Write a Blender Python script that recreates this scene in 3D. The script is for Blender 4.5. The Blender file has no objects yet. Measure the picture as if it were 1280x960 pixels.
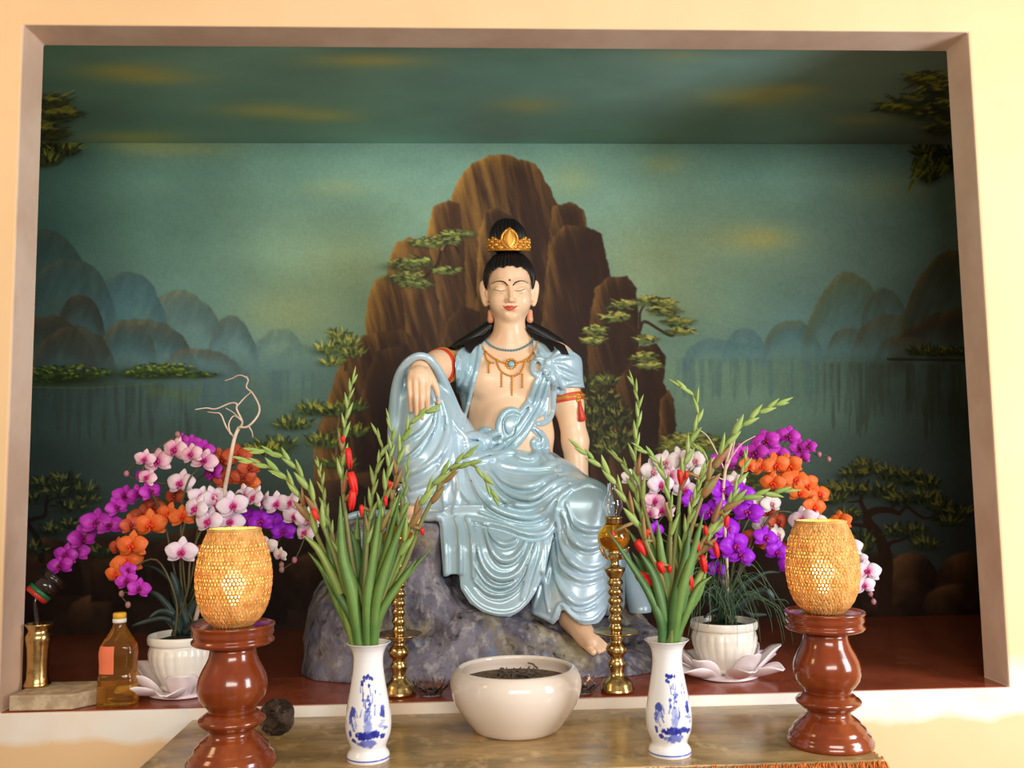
import bpy, bmesh, math, random
import numpy as np
from mathutils import Vector, Matrix
random.seed(7)
RNG = np.random.default_rng(11)
SC = bpy.context.scene
COL = SC.collection
PI = math.pi

# ------------------------------------------------------------------ camera
FPX = 1150.0
CAM = np.array([0.0, -2.95, 1.55])
PITCH, YAW, ROLL = 0.09241605, 0.04613754, -0.01457604
def cam_axes():
    c, s = math.cos(YAW), math.sin(YAW)
    R0 = np.array([c, -s, 0.0]); F0 = np.array([s, c, 0.0]); U0 = np.array([0, 0, 1.0])
    F = F0 * math.cos(PITCH) + U0 * math.sin(PITCH)
    U = -F0 * math.sin(PITCH) + U0 * math.cos(PITCH)
    R = R0 * math.cos(ROLL) + U * math.sin(ROLL)
    U2 = -R0 * math.sin(ROLL) + U * math.cos(ROLL)
    return R, U2, F
CR, CU, CF = cam_axes()
def ray(u, v):
    return CF + CR * ((u - 640.0) / FPX) - CU * ((v - 480.0) / FPX)
def S(u, v, y):
    """point of the place seen at photo position (u,v) whose depth coordinate is y"""
    r = ray(u, v); t = (y - CAM[1]) / r[1]
    return CAM + r * t
def G(u, v, z):
    r = ray(u, v); t = (z - CAM[2]) / r[2]
    return CAM + r * t
def pxs(y):
    return (y - CAM[1]) / FPX
def project(P):
    d = np.asarray(P, float) - CAM
    z = d @ CF
    return 640 + FPX * (d @ CR) / z, 480 - FPX * (d @ CU) / z
def make_camera():
    cd = bpy.data.cameras.new('camera'); co = bpy.data.objects.new('camera', cd); COL.objects.link(co)
    m = Matrix(((CR[0], CU[0], -CF[0], CAM[0]), (CR[1], CU[1], -CF[1], CAM[1]), (CR[2], CU[2], -CF[2], CAM[2]), (0, 0, 0, 1)))
    co.matrix_world = m
    cd.sensor_fit = 'HORIZONTAL'; cd.sensor_width = 36.0; cd.lens = 36.0 * FPX / 1280.0
    cd.clip_start = 0.05; cd.clip_end = 100
    SC.camera = co
make_camera()

# ------------------------------------------------------------------ materials
def lin(c):
    return tuple(((x / 255.0) / 12.92 if x / 255.0 <= 0.04045 else ((x / 255.0 + 0.055) / 1.055) ** 2.4) for x in c)
def mat(name, rgb=(200, 200, 200), rough=0.5, metal=0.0, spec=0.5, coat=0.0, trans=0.0, ior=1.45, sheen=0.0, emit=None, estr=0.0, sss=0.0, alpha=1.0):
    m = bpy.data.materials.new(name); m.use_nodes = True
    b = m.node_tree.nodes['Principled BSDF']
    b.inputs['Base Color'].default_value = (*lin(rgb), 1)
    b.inputs['Roughness'].default_value = rough
    b.inputs['Metallic'].default_value = metal
    b.inputs['Specular IOR Level'].default_value = spec
    b.inputs['Coat Weight'].default_value = coat
    b.inputs['Coat Roughness'].default_value = 0.08
    b.inputs['Transmission Weight'].default_value = trans
    b.inputs['IOR'].default_value = ior
    b.inputs['Sheen Weight'].default_value = sheen
    b.inputs['Alpha'].default_value = alpha
    if sss:
        b.inputs['Subsurface Weight'].default_value = sss
        b.inputs['Subsurface Radius'].default_value = (0.01, 0.005, 0.003)
    if emit:
        b.inputs['Emission Color'].default_value = (*lin(emit), 1)
        b.inputs['Emission Strength'].default_value = estr
    return m
def nodes_of(m):
    return m.node_tree.nodes, m.node_tree.links, m.node_tree.nodes['Principled BSDF']
def mix_noise(m, rgb2, scale=8.0, lo=0.4, hi=0.6, detail=4, coords='Object', stretch=(1, 1, 1), base=None, rough=0.6):
    """blend a second colour in with noise; returns the colour socket"""
    N, L, b = nodes_of(m)
    tc = N.new('ShaderNodeTexCoord'); mp = N.new('ShaderNodeMapping'); mp.inputs['Scale'].default_value = stretch
    nz = N.new('ShaderNodeTexNoise'); nz.inputs['Scale'].default_value = scale; nz.inputs['Detail'].default_value = detail
    nz.inputs['Roughness'].default_value = rough
    cr = N.new('ShaderNodeValToRGB'); cr.color_ramp.elements[0].position = lo; cr.color_ramp.elements[1].position = hi
    mx = N.new('ShaderNodeMix'); mx.data_type = 'RGBA'
    L.new(tc.outputs[coords], mp.inputs[0]); L.new(mp.outputs[0], nz.inputs['Vector']); L.new(nz.outputs['Fac'], cr.inputs[0])
    L.new(cr.outputs[0], mx.inputs[0])
    if b.inputs['Base Color'].is_linked:
        src = b.inputs['Base Color'].links[0].from_socket
        L.new(src, mx.inputs[6])
    else:
        mx.inputs[6].default_value = b.inputs['Base Color'].default_value
    mx.inputs[7].default_value = (*lin(rgb2), 1)
    L.new(mx.outputs[2], b.inputs['Base Color'])
    return m
def bump_noise(m, scale=60.0, strength=0.2, dist=0.01, detail=4, coords='Object', stretch=(1, 1, 1)):
    N, L, b = nodes_of(m)
    tc = N.new('ShaderNodeTexCoord'); mp = N.new('ShaderNodeMapping'); mp.inputs['Scale'].default_value = stretch
    nz = N.new('ShaderNodeTexNoise'); nz.inputs['Scale'].default_value = scale; nz.inputs['Detail'].default_value = detail
    bp = N.new('ShaderNodeBump'); bp.inputs['Strength'].default_value = strength; bp.inputs['Distance'].default_value = dist
    L.new(tc.outputs[coords], mp.inputs[0]); L.new(mp.outputs[0], nz.inputs['Vector']); L.new(nz.outputs['Fac'], bp.inputs['Height'])
    if b.inputs['Normal'].is_linked:
        L.new(b.inputs['Normal'].links[0].from_socket, bp.inputs['Normal'])
    L.new(bp.outputs[0], b.inputs['Normal'])
    return m
def attr_mat(name, attr='paint', rough=0.7, **kw):
    m = mat(name, rough=rough, **kw)
    N, L, b = nodes_of(m)
    a = N.new('ShaderNodeAttribute'); a.attribute_name = attr
    L.new(a.outputs['Color'], b.inputs['Base Color'])
    return m

# ------------------------------------------------------------------ objects
def link(name, me, m=None, parent=None, smooth=True):
    o = bpy.data.objects.new(name, me); COL.objects.link(o)
    if m is not None:
        for mm in (m if isinstance(m, (list, tuple)) else [m]):
            me.materials.append(mm)
    if parent is not None:
        o.parent = parent
    if smooth and len(me.polygons):
        me.polygons.foreach_set('use_smooth', np.ones(len(me.polygons), bool))
    return o
def empty(name, loc=(0, 0, 0)):
    o = bpy.data.objects.new(name, None); COL.objects.link(o); o.location = loc
    o.empty_display_size = 0.05
    return o
def tag(o, label, cat, group=None, kind=None):
    o['label'] = label; o['category'] = cat
    if group: o['group'] = group
    if kind: o['kind'] = kind
    return o
def struct(o):
    o['kind'] = 'structure'; return o
def np_mesh(name, V, Q, colors=None, attr='paint'):
    """mesh from numpy verts and (N,3|4) faces"""
    V = np.asarray(V, np.float32); Q = np.asarray(Q, np.int32)
    me = bpy.data.meshes.new(name)
    k = Q.shape[1]
    me.vertices.add(len(V)); me.vertices.foreach_set('co', V.ravel())
    me.loops.add(Q.size); me.loops.foreach_set('vertex_index', Q.ravel())
    me.polygons.add(len(Q)); me.polygons.foreach_set('loop_start', np.arange(0, Q.size, k, dtype=np.int32))
    try:
        me.polygons.foreach_set('loop_total', np.full(len(Q), k, np.int32))
    except Exception:
        pass
    me.update(calc_edges=True)
    if colors is not None:
        set_colors(me, colors, attr)
    return me
def set_colors(me, C, attr='paint'):
    ca = me.color_attributes.new(attr, 'FLOAT_COLOR', 'POINT')
    C4 = np.ones((len(me.vertices), 4), np.float32); C4[:, :3] = C
    ca.data.foreach_set('color', C4.ravel())

class MB:
    """collects shapes, builds ONE mesh"""
    def __init__(s): s.v = []; s.f = []
    def add(s, V, F):
        o = len(s.v); s.v.extend([tuple(map(float, p)) for p in V]); s.f.extend([tuple(i + o for i in f) for f in F]); return s
    def box(s, x0, x1, y0, y1, z0, z1):
        V = [(x0, y0, z0), (x1, y0, z0), (x1, y1, z0), (x0, y1, z0), (x0, y0, z1), (x1, y0, z1), (x1, y1, z1), (x0, y1, z1)]
        return s.add(V, [(0, 3, 2, 1), (4, 5, 6, 7), (0, 1, 5, 4), (1, 2, 6, 5), (2, 3, 7, 6), (3, 0, 4, 7)])
    def tube(s, pts, r, n=8, cap=True, flat=1.0, up=None):
        pts = [np.asarray(p, float) for p in pts]
        rs = r if isinstance(r, (list, tuple, np.ndarray)) else [r] * len(pts)
        rings = []; prev = None
        for i, p in enumerate(pts):
            t = pts[min(i + 1, len(pts) - 1)] - pts[max(i - 1, 0)]
            t = t / (np.linalg.norm(t) + 1e-12)
            if prev is None:
                a = np.array(up if up is not None else ((0, 0, 1.0) if abs(t[2]) < 0.9 else (0, 1.0, 0)))
            else: a = prev
            n1 = a - t * (a @ t); n1 /= (np.linalg.norm(n1) + 1e-12); prev = n1
            n2 = np.cross(t, n1)
            rings.append([p + (n1 * math.cos(2 * PI * k / n) + n2 * math.sin(2 * PI * k / n) * flat) * rs[i] for k in range(n)])
        V = [q for rg in rings for q in rg]; F = []
        for i in range(len(pts) - 1):
            for k in range(n):
                F.append((i * n + k, i * n + (k + 1) % n, (i + 1) * n + (k + 1) % n, (i + 1) * n + k))
        if cap:
            F.append(tuple(range(n))[::-1]); F.append(tuple((len(pts) - 1) * n + k for k in range(n)))
        return s.add(V, F)
    def lathe(s, prof, n=48, c=(0, 0, 0), wob=None):
        V = []; F = []
        for (r, z) in prof:
            for k in range(n):
                a = 2 * PI * k / n; rr = r if wob is None else wob(r, z, a)
                V.append((c[0] + rr * math.cos(a), c[1] + rr * math.sin(a), c[2] + z))
        m = len(prof)
        for i in range(m - 1):
            for k in range(n):
                F.append((i * n + k, i * n + (k + 1) % n, (i + 1) * n + (k + 1) % n, (i + 1) * n + k))
        if prof[0][0] > 1e-4: F.append(tuple(range(n))[::-1])
        if prof[-1][0] > 1e-4: F.append(tuple((m - 1) * n + k for k in range(n)))
        return s.add(V, F)
    def ball(s, c, r, nu=10, nv=7):
        rx, ry, rz = (r, r, r) if not isinstance(r, (tuple, list)) else r
        V = [(c[0], c[1], c[2] - rz)]
        for j in range(1, nv):
            th = -PI / 2 + PI * j / nv
            for i in range(nu):
                V.append((c[0] + rx * math.cos(th) * math.cos(2 * PI * i / nu), c[1] + ry * math.cos(th) * math.sin(2 * PI * i / nu), c[2] + rz * math.sin(th)))
        V.append((c[0], c[1], c[2] + rz)); F = []
        for i in range(nu):
            F.append((0, 1 + (i + 1) % nu, 1 + i))
            F.append((len(V) - 1, 1 + (nv - 2) * nu + i, 1 + (nv - 2) * nu + (i + 1) % nu))
            for j in range(nv - 2):
                F.append((1 + j * nu + i, 1 + j * nu + (i + 1) % nu, 1 + (j + 1) * nu + (i + 1) % nu, 1 + (j + 1) * nu + i))
        return s.add(V, F)
    def mesh(s, name):
        me = bpy.data.meshes.new(name); me.from_pydata(s.v, [], s.f); me.update(); return me
    def build(s, name, m, parent=None, loc=None, smooth=True):
        """verts are in world space; loc (world) becomes the origin"""
        base = np.array(loc if loc is not None else (0, 0, 0), float)
        pw = np.array(parent.location if parent is not None else (0, 0, 0), float)
        if parent is not None and loc is None: base = pw.copy()
        s.v = [tuple(np.array(p) - base) for p in s.v]
        o = link(name, s.mesh(name), m, parent, smooth)
        o.location = tuple(base - pw)
        return o
def bevel(o, w=0.004, seg=2):
    md = o.modifiers.new('bevel', 'BEVEL'); md.width = w; md.segments = seg; md.limit_method = 'ANGLE'; md.angle_limit = 0.6; return o
def catmull(pts, n=8):
    P = [np.asarray(p, float) for p in pts]; P = [2 * P[0] - P[1]] + P + [2 * P[-1] - P[-2]]; out = []
    for i in range(1, len(P) - 2):
        for k in range(n):
            t = k / n; a, b, c, d = P[i - 1:i + 3]
            out.append(0.5 * ((2 * b) + (-a + c) * t + (2 * a - 5 * b + 4 * c - d) * t * t + (-a + 3 * b - 3 * c + d) * t ** 3))
    out.append(P[-2]); return out

# ------------------------------------------------------------------ numpy noise
def _hash(ix, iy, iz, seed):
    h = (ix * 374761393 + iy * 668265263 + iz * 2147483647 + seed * 974634777) & 0xFFFFFFFF
    h = ((h ^ (h >> 13)) * 1274126177) & 0xFFFFFFFF
    return ((h ^ (h >> 16)) & 0xFFFF).astype(np.float32) / 65535.0
def vnoise(x, y, z=None, seed=0):
    x = np.asarray(x, np.float32); y = np.asarray(y, np.float32)
    z = np.zeros_like(x) if z is None else np.asarray(z, np.float32)
    ix, iy, iz = (np.floor(a).astype(np.int64) for a in (x, y, z))
    fx, fy, fz = x - ix, y - iy, z - iz
    fx, fy, fz = (a * a * (3 - 2 * a) for a in (fx, fy, fz))
    def H(a, b, c): return _hash(ix + a, iy + b, iz + c, seed)
    def L(a, b, t): return a + (b - a) * t
    r0 = L(L(H(0, 0, 0), H(1, 0, 0), fx), L(H(0, 1, 0), H(1, 1, 0), fx), fy)
    r1 = L(L(H(0, 0, 1), H(1, 0, 1), fx), L(H(0, 1, 1), H(1, 1, 1), fx), fy)
    return L(r0, r1, fz)
def fbm(x, y, z=None, oct=4, seed=0):
    a = 0.5; s = 0; t = 0
    for o in range(oct):
        k = 2.0 ** o
        s = s + a * vnoise(np.asarray(x) * k, np.asarray(y) * k, None if z is None else np.asarray(z) * k, seed + o * 17); t += a; a *= 0.5
    return s / t
def sstep(a, b, x):
    t = np.clip((x - a) / (b - a + 1e-9), 0, 1); return t * t * (3 - 2 * t)
# ------------------------------------------------------------------ the mural (paint on the recess wall and ceiling)
def poly_sd(U, V, pts):
    pts = np.asarray(pts, np.float32); n = len(pts)
    d = np.full(U.shape, 1e12, np.float32); ins = np.zeros(U.shape, bool)
    for i in range(n):
        a = pts[i]; b = pts[(i + 1) % n]; e = b - a
        wx = U - a[0]; wy = V - a[1]
        t = np.clip((wx * e[0] + wy * e[1]) / (e @ e + 1e-9), 0, 1)
        bx = wx - e[0] * t; by = wy - e[1] * t
        d = np.minimum(d, bx * bx + by * by)
        c1 = (V >= a[1]); c2 = (V < b[1]); c3 = (e[0] * wy > e[1] * wx)
        ins ^= ((c1 & c2 & c3) | (~c1 & ~c2 & ~c3))
    d = np.sqrt(d)
    return np.where(ins, -d, d)

class Canvas:
    def __init__(s, us, vs):
        s.us = np.asarray(us, np.float32); s.vs = np.asarray(vs, np.float32)
        s.U, s.V = np.meshgrid(s.us, s.vs); s.c = np.zeros(s.U.shape + (3,), np.float32)
    def win(s, u0, u1, v0, v1):
        i0, i1 = np.searchsorted(s.us, [u0, u1]); j0, j1 = np.searchsorted(s.vs, [v0, v1])
        return slice(j0, j1), slice(i0, i1)
    def blend(s, w, m, col):
        m = np.asarray(m, np.float32)[..., None]
        s.c[w] = s.c[w] * (1 - m) + np.asarray(col, np.float32) * m
    def blob(s, u, v, ru, rv, col, a=1.0, p=1.0):
        w = s.win(u - ru * 2.6, u + ru * 2.6, v - rv * 2.6, v + rv * 2.6)
        q = ((s.U[w] - u) / ru) ** 2 + ((s.V[w] - v) / rv) ** 2
        s.blend(w, a * np.exp(-q * p), col)
    def poly(s, pts, col, soft=1.5, a=1.0, fade=None, wob=0.0, seed=0):
        pts = np.asarray(pts, float); m = 12 + soft * 3
        w = s.win(pts[:, 0].min() - m, pts[:, 0].max() + m, pts[:, 1].min() - m, pts[:, 1].max() + m)
        U, V = s.U[w], s.V[w]
        d = poly_sd(U, V, pts)
        if wob: d = d + (fbm(U / 9, V / 9, seed=seed) - 0.5) * wob
        k = a * (1 - sstep(-soft, soft, d))
        if fade is not None:            # fade = (v_top, v_bottom): opaque above, melts into the mist below
            k = k * (1 - sstep(fade[0], fade[1], V))
        if callable(col):
            c = col(U, V, d)
            s.c[w] = s.c[w] * (1 - k[..., None]) + c * k[..., None]
        else: s.blend(w, k, col)
    def stroke(s, pts, w0, w1, col, a=1.0, soft=0.8):
        pts = np.asarray(pts, np.float32); m = max(w0, w1) + 3
        w = s.win(pts[:, 0].min() - m, pts[:, 0].max() + m, pts[:, 1].min() - m, pts[:, 1].max() + m)
        U, V = s.U[w], s.V[w]
        if U.size == 0: return
        best = np.full(U.shape, 1e6, np.float32); n = len(pts) - 1
        for i in range(n):
            p, q = pts[i], pts[i + 1]; e = q - p
            t = np.clip(((U - p[0]) * e[0] + (V - p[1]) * e[1]) / (e @ e + 1e-9), 0, 1)
            d = np.hypot(U - p[0] - e[0] * t, V - p[1] - e[1] * t) - (w0 + (w1 - w0) * (i + t) / n)
            best = np.minimum(best, d)
        s.blend(w, a * (1 - sstep(-soft, soft, best)), col)
    def dome(s, u, v, ru, h, base, top, rim, a=0.9, mist=0.75, seed=0):
        """a rounded misty mountain: crest at v, width 2ru, melting away over h"""
        ru = ru * 1.25
        w = s.win(u - ru * 1.3, u + ru * 1.3, v - 24, v + h + 10)
        U, V = s.U[w], s.V[w]
        n = (fbm(U / 14, V / 14, seed=seed) - 0.5) * 7 + (fbm(U / 46, V / 60, seed=seed + 9) - 0.5) * 26
        x = (U - u) / ru
        crest = v + h * (0.42 * np.abs(x) ** 2.0 + 0.16 * np.abs(x) ** 5) + n * 0.8
        d = V - crest
        ins = sstep(-2.2, 2.6, d)
        dep = np.clip(d / (h * mist), 0, 1)
        streak = fbm((U + V * 0.35) / 7.0, V / 26, seed=seed + 5)
        c = np.asarray(top, np.float32) * (1 - dep[..., None]) + np.asarray(base, np.float32) * dep[..., None]
        rimk = np.exp(-np.abs(d - 3) / 7.5) * (0.2 + 1.0 * streak) * sstep(0.9, -0.1, x)
        c = c + (np.asarray(rim, np.float32) - c) * np.clip(rimk, 0, 1)[..., None] * 0.8
        c = c * (0.90 + 0.20 * streak[..., None])
        k = a * ins * (1 - sstep(0.35, 1.0, dep + (streak - .5) * .3)) * (1 - sstep(.86, 1.22, np.abs(x)))
        s.c[w] = s.c[w] * (1 - k[..., None]) + c * k[..., None]
    def pad(s, u, v, ru, rv, n, dark, mid, light, ln=7, fan=True, seed=0):
        """a cushion of needle strokes"""
        g = np.random.default_rng(seed + int(u * 7 + v))
        for kk in range(3):
            s.blob(u + g.normal() * ru * 0.25, v + rv * 0.3 + g.normal() * rv * 0.15, ru * 0.75, rv * 0.6, dark, 0.6)
        for i in range(n):
            t = i / n
            a = g.uniform(0, 2 * PI); rr = math.sqrt(g.uniform(0, 1))
            x = u + ru * rr * math.cos(a); y = v + rv * rr * math.sin(a) * 0.9
            up = (v - y) / rv
            if fan: ang = -PI / 2 + (x - u) / ru * 1.1 + g.normal() * 0.35
            else: ang = g.uniform(-0.5, 0.5) + (PI if g.random() < 0.5 else 0)
            l = ln * g.uniform(0.6, 1.2)
            if t < 0.4: c = dark
            elif t < 0.72 or up < -0.1: c = mid
            else: c = light
            c = np.array(c) * g.uniform(0.85, 1.12)
            s.stroke([(x, y), (x + l * math.cos(ang), y + l * math.sin(ang))], 1.25, 0.4, c, 0.85)

SKY = (96, 137, 126)
def field(U, V, stops):
    """inverse-distance colour field from (u,v,rgb) stops"""
    acc = np.zeros(U.shape + (3,), np.float32); wt = np.zeros(U.shape, np.float32)
    for (u, v, c) in stops:
        q = 1.0 / (((U - u) ** 2 + ((V - v) * 1.5) ** 2) / 9000.0 + 0.25) ** 1.5
        acc += q[..., None] * np.asarray(c, np.float32); wt += q
    return acc / wt[..., None]

def fine(a, b, step, lo, hi, coarse=12):
    L = list(np.arange(lo, a, coarse)) + list(np.arange(a, b, step)) + list(np.arange(b, hi, coarse)) + [hi]
    return np.array(L)

def paint_wall():
    cv = Canvas(fine(18, 1242, 1.25, -260, 1560), fine(168, 800, 1.25, 140, 830))
    U, V = cv.U, cv.V
    st = [(60, 190, (66, 98, 88)), (60, 290, (58, 90, 82)), (200, 200, (86, 122, 110)), (200, 280, (84, 120, 108)), (380, 200, (104, 144, 132)), (380, 330, (116, 146, 122)),
          (520, 200, (112, 152, 140)), (500, 270, (112, 146, 128)), (760, 200, (112, 154, 142)), (800, 260, (122, 162, 148)), (830, 350, (128, 156, 128)), (950, 210, (104, 150, 144)),
          (930, 300, (118, 152, 136)), (1060, 220, (102, 140, 136)), (1080, 310, (100, 132, 126)), (1180, 220, (98, 126, 118)), (1220, 350, (86, 106, 100)), (240, 370, (92, 128, 118)),
          (360, 400, (118, 142, 112)), (60, 400, (66, 90, 86)), (150, 440, (78, 108, 106)), (300, 440, (92, 128, 128)), (370, 430, (104, 136, 118)), (900, 400, (108, 146, 138)),
          (1000, 420, (88, 128, 136)), (1120, 420, (78, 110, 118)), (1220, 430, (62, 80, 76))]
    wt = [(60, 500, (54, 74, 70)), (150, 500, (62, 86, 86)), (260, 500, (76, 106, 108)), (350, 500, (90, 122, 112)), (380, 470, (92, 126, 120)), (60, 570, (46, 60, 56)), (180, 570, (60, 80, 76)),
          (300, 550, (74, 100, 94)), (860, 470, (120, 156, 138)), (930, 500, (112, 150, 136)), (1040, 500, (98, 136, 128)), (1140, 500, (70, 92, 90)), (1220, 520, (54, 66, 64)),
          (900, 560, (96, 128, 118)), (1050, 570, (74, 98, 96)), (1180, 590, (58, 72, 76)), (1100, 640, (54, 66, 70)), (1200, 660, (48, 56, 62)), (60, 640, (40, 50, 50)), (200, 620, (48, 62, 60)),
          (1000, 640, (60, 74, 70)), (330, 600, (58, 74, 70))]
    sky = field(U, V, st); wat = field(U, V, wt)
    hor = 446 + (640 - U) * 0.012
    n1 = fbm(U / 90, V / 45, oct=5, seed=3)[..., None]
    k = sstep(-14, 14, V - hor)[..., None]
    cv.c = (sky * (1 - k) + wat * k) * (0.9 + 0.2 * n1)
    # yellow cloud light
    for (u, v, ru, rv, a) in [(220, 185, 70, 12, .35), (165, 180, 40, 10, .25), (420, 235, 40, 12, .2), (830, 205, 26, 12, .3), (955, 298, 34, 13, .45), (925, 300, 60, 22, .25), (1110, 235, 60, 20, .2),
                              (715, 225, 30, 22, .25), (440, 330, 60, 40, .2), (360, 390, 60, 30, .2), (800, 310, 60, 40, .15), (850, 390, 60, 20, .15)]:
        cv.blob(u, v, ru, rv, (176, 168, 92), a)
    # left range, far to near
    B1, B2 = (80, 116, 126), (66, 88, 86)
    cv.dome(345, 412, 26, 40, (96, 128, 128), (84, 112, 108), (104, 124, 112), .7, seed=1)
    cv.dome(378, 430, 26, 26, (96, 128, 128), (84, 114, 114), (100, 124, 112), .6, seed=2)
    cv.dome(228, 362, 42, 96, (92, 126, 132), (70, 92, 88), (112, 110, 82), .85, seed=3)
    cv.dome(156, 340, 40, 90, (76, 110, 118), (56, 86, 92), (74, 92, 84), .85, seed=4)
    cv.dome(60, 292, 42, 110, (66, 96, 98), (50, 68, 66), (84, 86, 66), .9, seed=5)
    cv.dome(85, 322, 45, 100, (66, 96, 98), (54, 74, 72), (84, 86, 70), .85, seed=6)
    cv.dome(290, 400, 24, 60, (88, 124, 132), (64, 84, 82), (88, 92, 78), .85, seed=7)
    cv.blob(250, 440, 60, 22, (96, 132, 142), .45); cv.blob(150, 400, 30, 30, (72, 116, 132), .35)
    cv.dome(100, 364, 24, 80, (62, 86, 88), (50, 56, 50), (84, 74, 54), .95, seed=8)
    cv.dome(178, 396, 50, 70, (64, 98, 108), (58, 70, 66), (116, 108, 72), .92, seed=9)
    cv.dome(160, 402, 28, 60, (62, 98, 108), (60, 72, 68), (110, 102, 70), .8, seed=10)
    cv.dome(48, 396, 58, 90, (62, 78, 76), (54, 58, 50), (92, 78, 56), .95, seed=11)
    cv.dome(92, 402, 40, 80, (60, 80, 80), (56, 60, 52), (94, 80, 58), .8, seed=12)
    cv.dome(250, 434, 40, 34, (76, 104, 106), (70, 78, 70), (112, 100, 76), .85, seed=13)
    cv.blob(210, 455, 70, 12, (84, 116, 122), .5); cv.blob(345, 455, 60, 12, (96, 130, 136), .4)
    # right range
    cv.dome(905, 420, 40, 40, (88, 132, 150), (78, 116, 130), (96, 128, 128), .7, seed=20)
    cv.dome(930, 410, 20, 40, (84, 126, 146), (72, 112, 130), (90, 118, 118), .65, seed=21)
    cv.dome(990, 398, 28, 54, (80, 122, 140), (70, 98, 98), (104, 112, 82), .85, seed=22)
    cv.dome(1060, 345, 42, 110, (86, 124, 132), (78, 98, 84), (118, 116, 72), .9, seed=23)
    cv.dome(1105, 360, 22, 60, (82, 118, 126), (72, 86, 78), (88, 92, 72), .75, seed=24)
    cv.dome(1060, 408, 20, 40, (80, 118, 126), (76, 92, 82), (98, 98, 74), .75, seed=25)
    cv.dome(1110, 390, 34, 60, (82, 112, 116), (80, 90, 78), (100, 96, 70), .8, seed=26)
    cv.dome(1195, 312, 54, 150, (72, 94, 94), (64, 70, 58), (108, 94, 58), .95, seed=27)
    cv.dome(1215, 388, 78, 74, (64, 78, 78), (60, 56, 46), (100, 84, 58), .95, seed=28)
    cv.dome(1140, 420, 34, 34, (70, 90, 92), (66, 68, 60), (96, 86, 64), .8, seed=29)
    cv.blob(1050, 440, 90, 10, (90, 132, 142), .5); cv.blob(930, 444, 60, 8, (96, 138, 146), .5)
    # reflections: vertical streaks under the shore
    st = fbm(U / 4.5, V / 60, oct=3, seed=31)
    for (u0, u1, v0, v1, col, a) in [(30, 260, 478, 560, (50, 60, 54), .55), (250, 400, 462, 500, (74, 102, 110), .6), (840, 1030, 447, 500, (78, 112, 120), .55), (1020, 1240, 452, 545, (62, 72, 66), .55), (1120, 1240, 452, 560, (50, 54, 46), .4)]:
        m = sstep(u0 - 10, u0 + 20, U) * (1 - sstep(u1 - 25, u1 + 10, U)) * sstep(v0 - 2, v0 + 5, V) * (1 - sstep(v0 + 10 + (v1 - v0) * st, v0 + 22 + (v1 - v0) * st, V))
        m = m * sstep(0.30, 0.72, st) * a
        cv.blend((slice(None), slice(None)), m, col)
    # islets with bushes
    for (u, v, ru, rv, n) in [(85, 466, 52, 11, 150), (60, 470, 40, 8, 80), (205, 462, 40, 9, 150), (180, 466, 26, 6, 60), (245, 468, 26, 4, 40)]:
        cv.blob(u, v + rv * .6, ru * .9, rv * .7, (30, 40, 20), .75)
        cv.pad(u, v, ru, rv, n, (32, 46, 22), (60, 82, 34), (120, 136, 44), 4.5, False, 3)
    cv.stroke([(40, 484), (110, 485), (190, 480)], 1.0, 0.8, (84, 100, 48), .5)
    for i in range(10): cv.blob(185 + i * 7, 488 + (i * 37 % 9), 3, 7, (92, 112, 40), .35)
    for i in range(9): cv.pad(1142 + i * 11, 438 + (i * 5 % 4), 8, 6, 14, (34, 40, 20), (66, 76, 32), (112, 116, 44), 6, True, i)
    cv.stroke([(1110, 449), (1240, 451)], 1.6, 1.6, (34, 34, 24), .7)
    # ---- dark ground along the foot
    def ground(Uw, Vw, d):
        n = fbm(Uw / 40, Vw / 22, seed=44)[..., None]
        return np.array((44, 29, 22), np.float32) * (0.7 + 0.7 * n)
    cv.poly([(-300, 690), (60, 690), (130, 668), (250, 680), (330, 640), (420, 610), (860, 610), (930, 660), (1020, 700), (1100, 690), (1180, 720), (1300, 700), (1600, 700), (1600, 840), (-300, 840)], ground, 10, .97)
    # ---- great rock
    lit = np.array((128, 96, 48), np.float32); gold = np.array((170, 128, 58), np.float32); dk = np.array((44, 29, 23), np.float32); md = np.array((70, 48, 32), np.float32)
    def slab(pts, tone=0.5, rim=1.0, seed=0, edge=14, low=None):
        P = np.asarray(pts, float); u0, u1 = P[:, 0].min(), P[:, 0].max(); v0, v1 = P[:, 1].min(), P[:, 1].max()
        def c(Uw, Vw, d):
            x = (Uw - u0) / (u1 - u0); y = (Vw - v0) / (v1 - v0)
            s1 = fbm((Uw - 0.25 * Vw) / 7.0, Vw / 55, oct=4, seed=seed); s2 = fbm(Uw / 30, Vw / 30, seed=seed + 3)
            t = np.clip(tone * 1.1 - x * 0.55 + 0.15 - 0.25 * y + (s1 - 0.5) * 1.1 + (s2 - .5) * .5, 0, 1)[..., None]
            col = dk * (1 - t) + md * t
            t2 = np.clip(tone * 1.5 - x * 1.5 - y * 0.4 + (s1 - 0.45) * 1.6, 0, 1)[..., None]
            col = col * (1 - t2 * .8) + lit * t2 * .8
            e = np.exp(-np.abs(d) / edge * 2.0) * np.clip(1.0 - x * 0.9, 0, 1) * (1 - 0.6 * y) * rim * (0.35 + 1.1 * s1)
            e = np.clip(e, 0, 1)[..., None]
            col = col * (1 - e) + gold * e
            es = np.exp(-np.abs(d) / 5.0) * np.clip(x * 1.4 - .3, 0, 1) * .5
            return col * (1 - es[..., None]) + np.array((34, 22, 20), np.float32) * es[..., None]
        cv.poly(pts, c, 1.4, 1.0, wob=5, seed=seed)
    slab([(575, 640), (548, 400), (560, 262), (572, 226), (590, 204), (612, 194), (632, 193), (668, 204), (676, 216), (690, 240), (700, 262), (724, 300), (742, 360), (765, 640)], .55, 1.0, 1)
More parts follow.
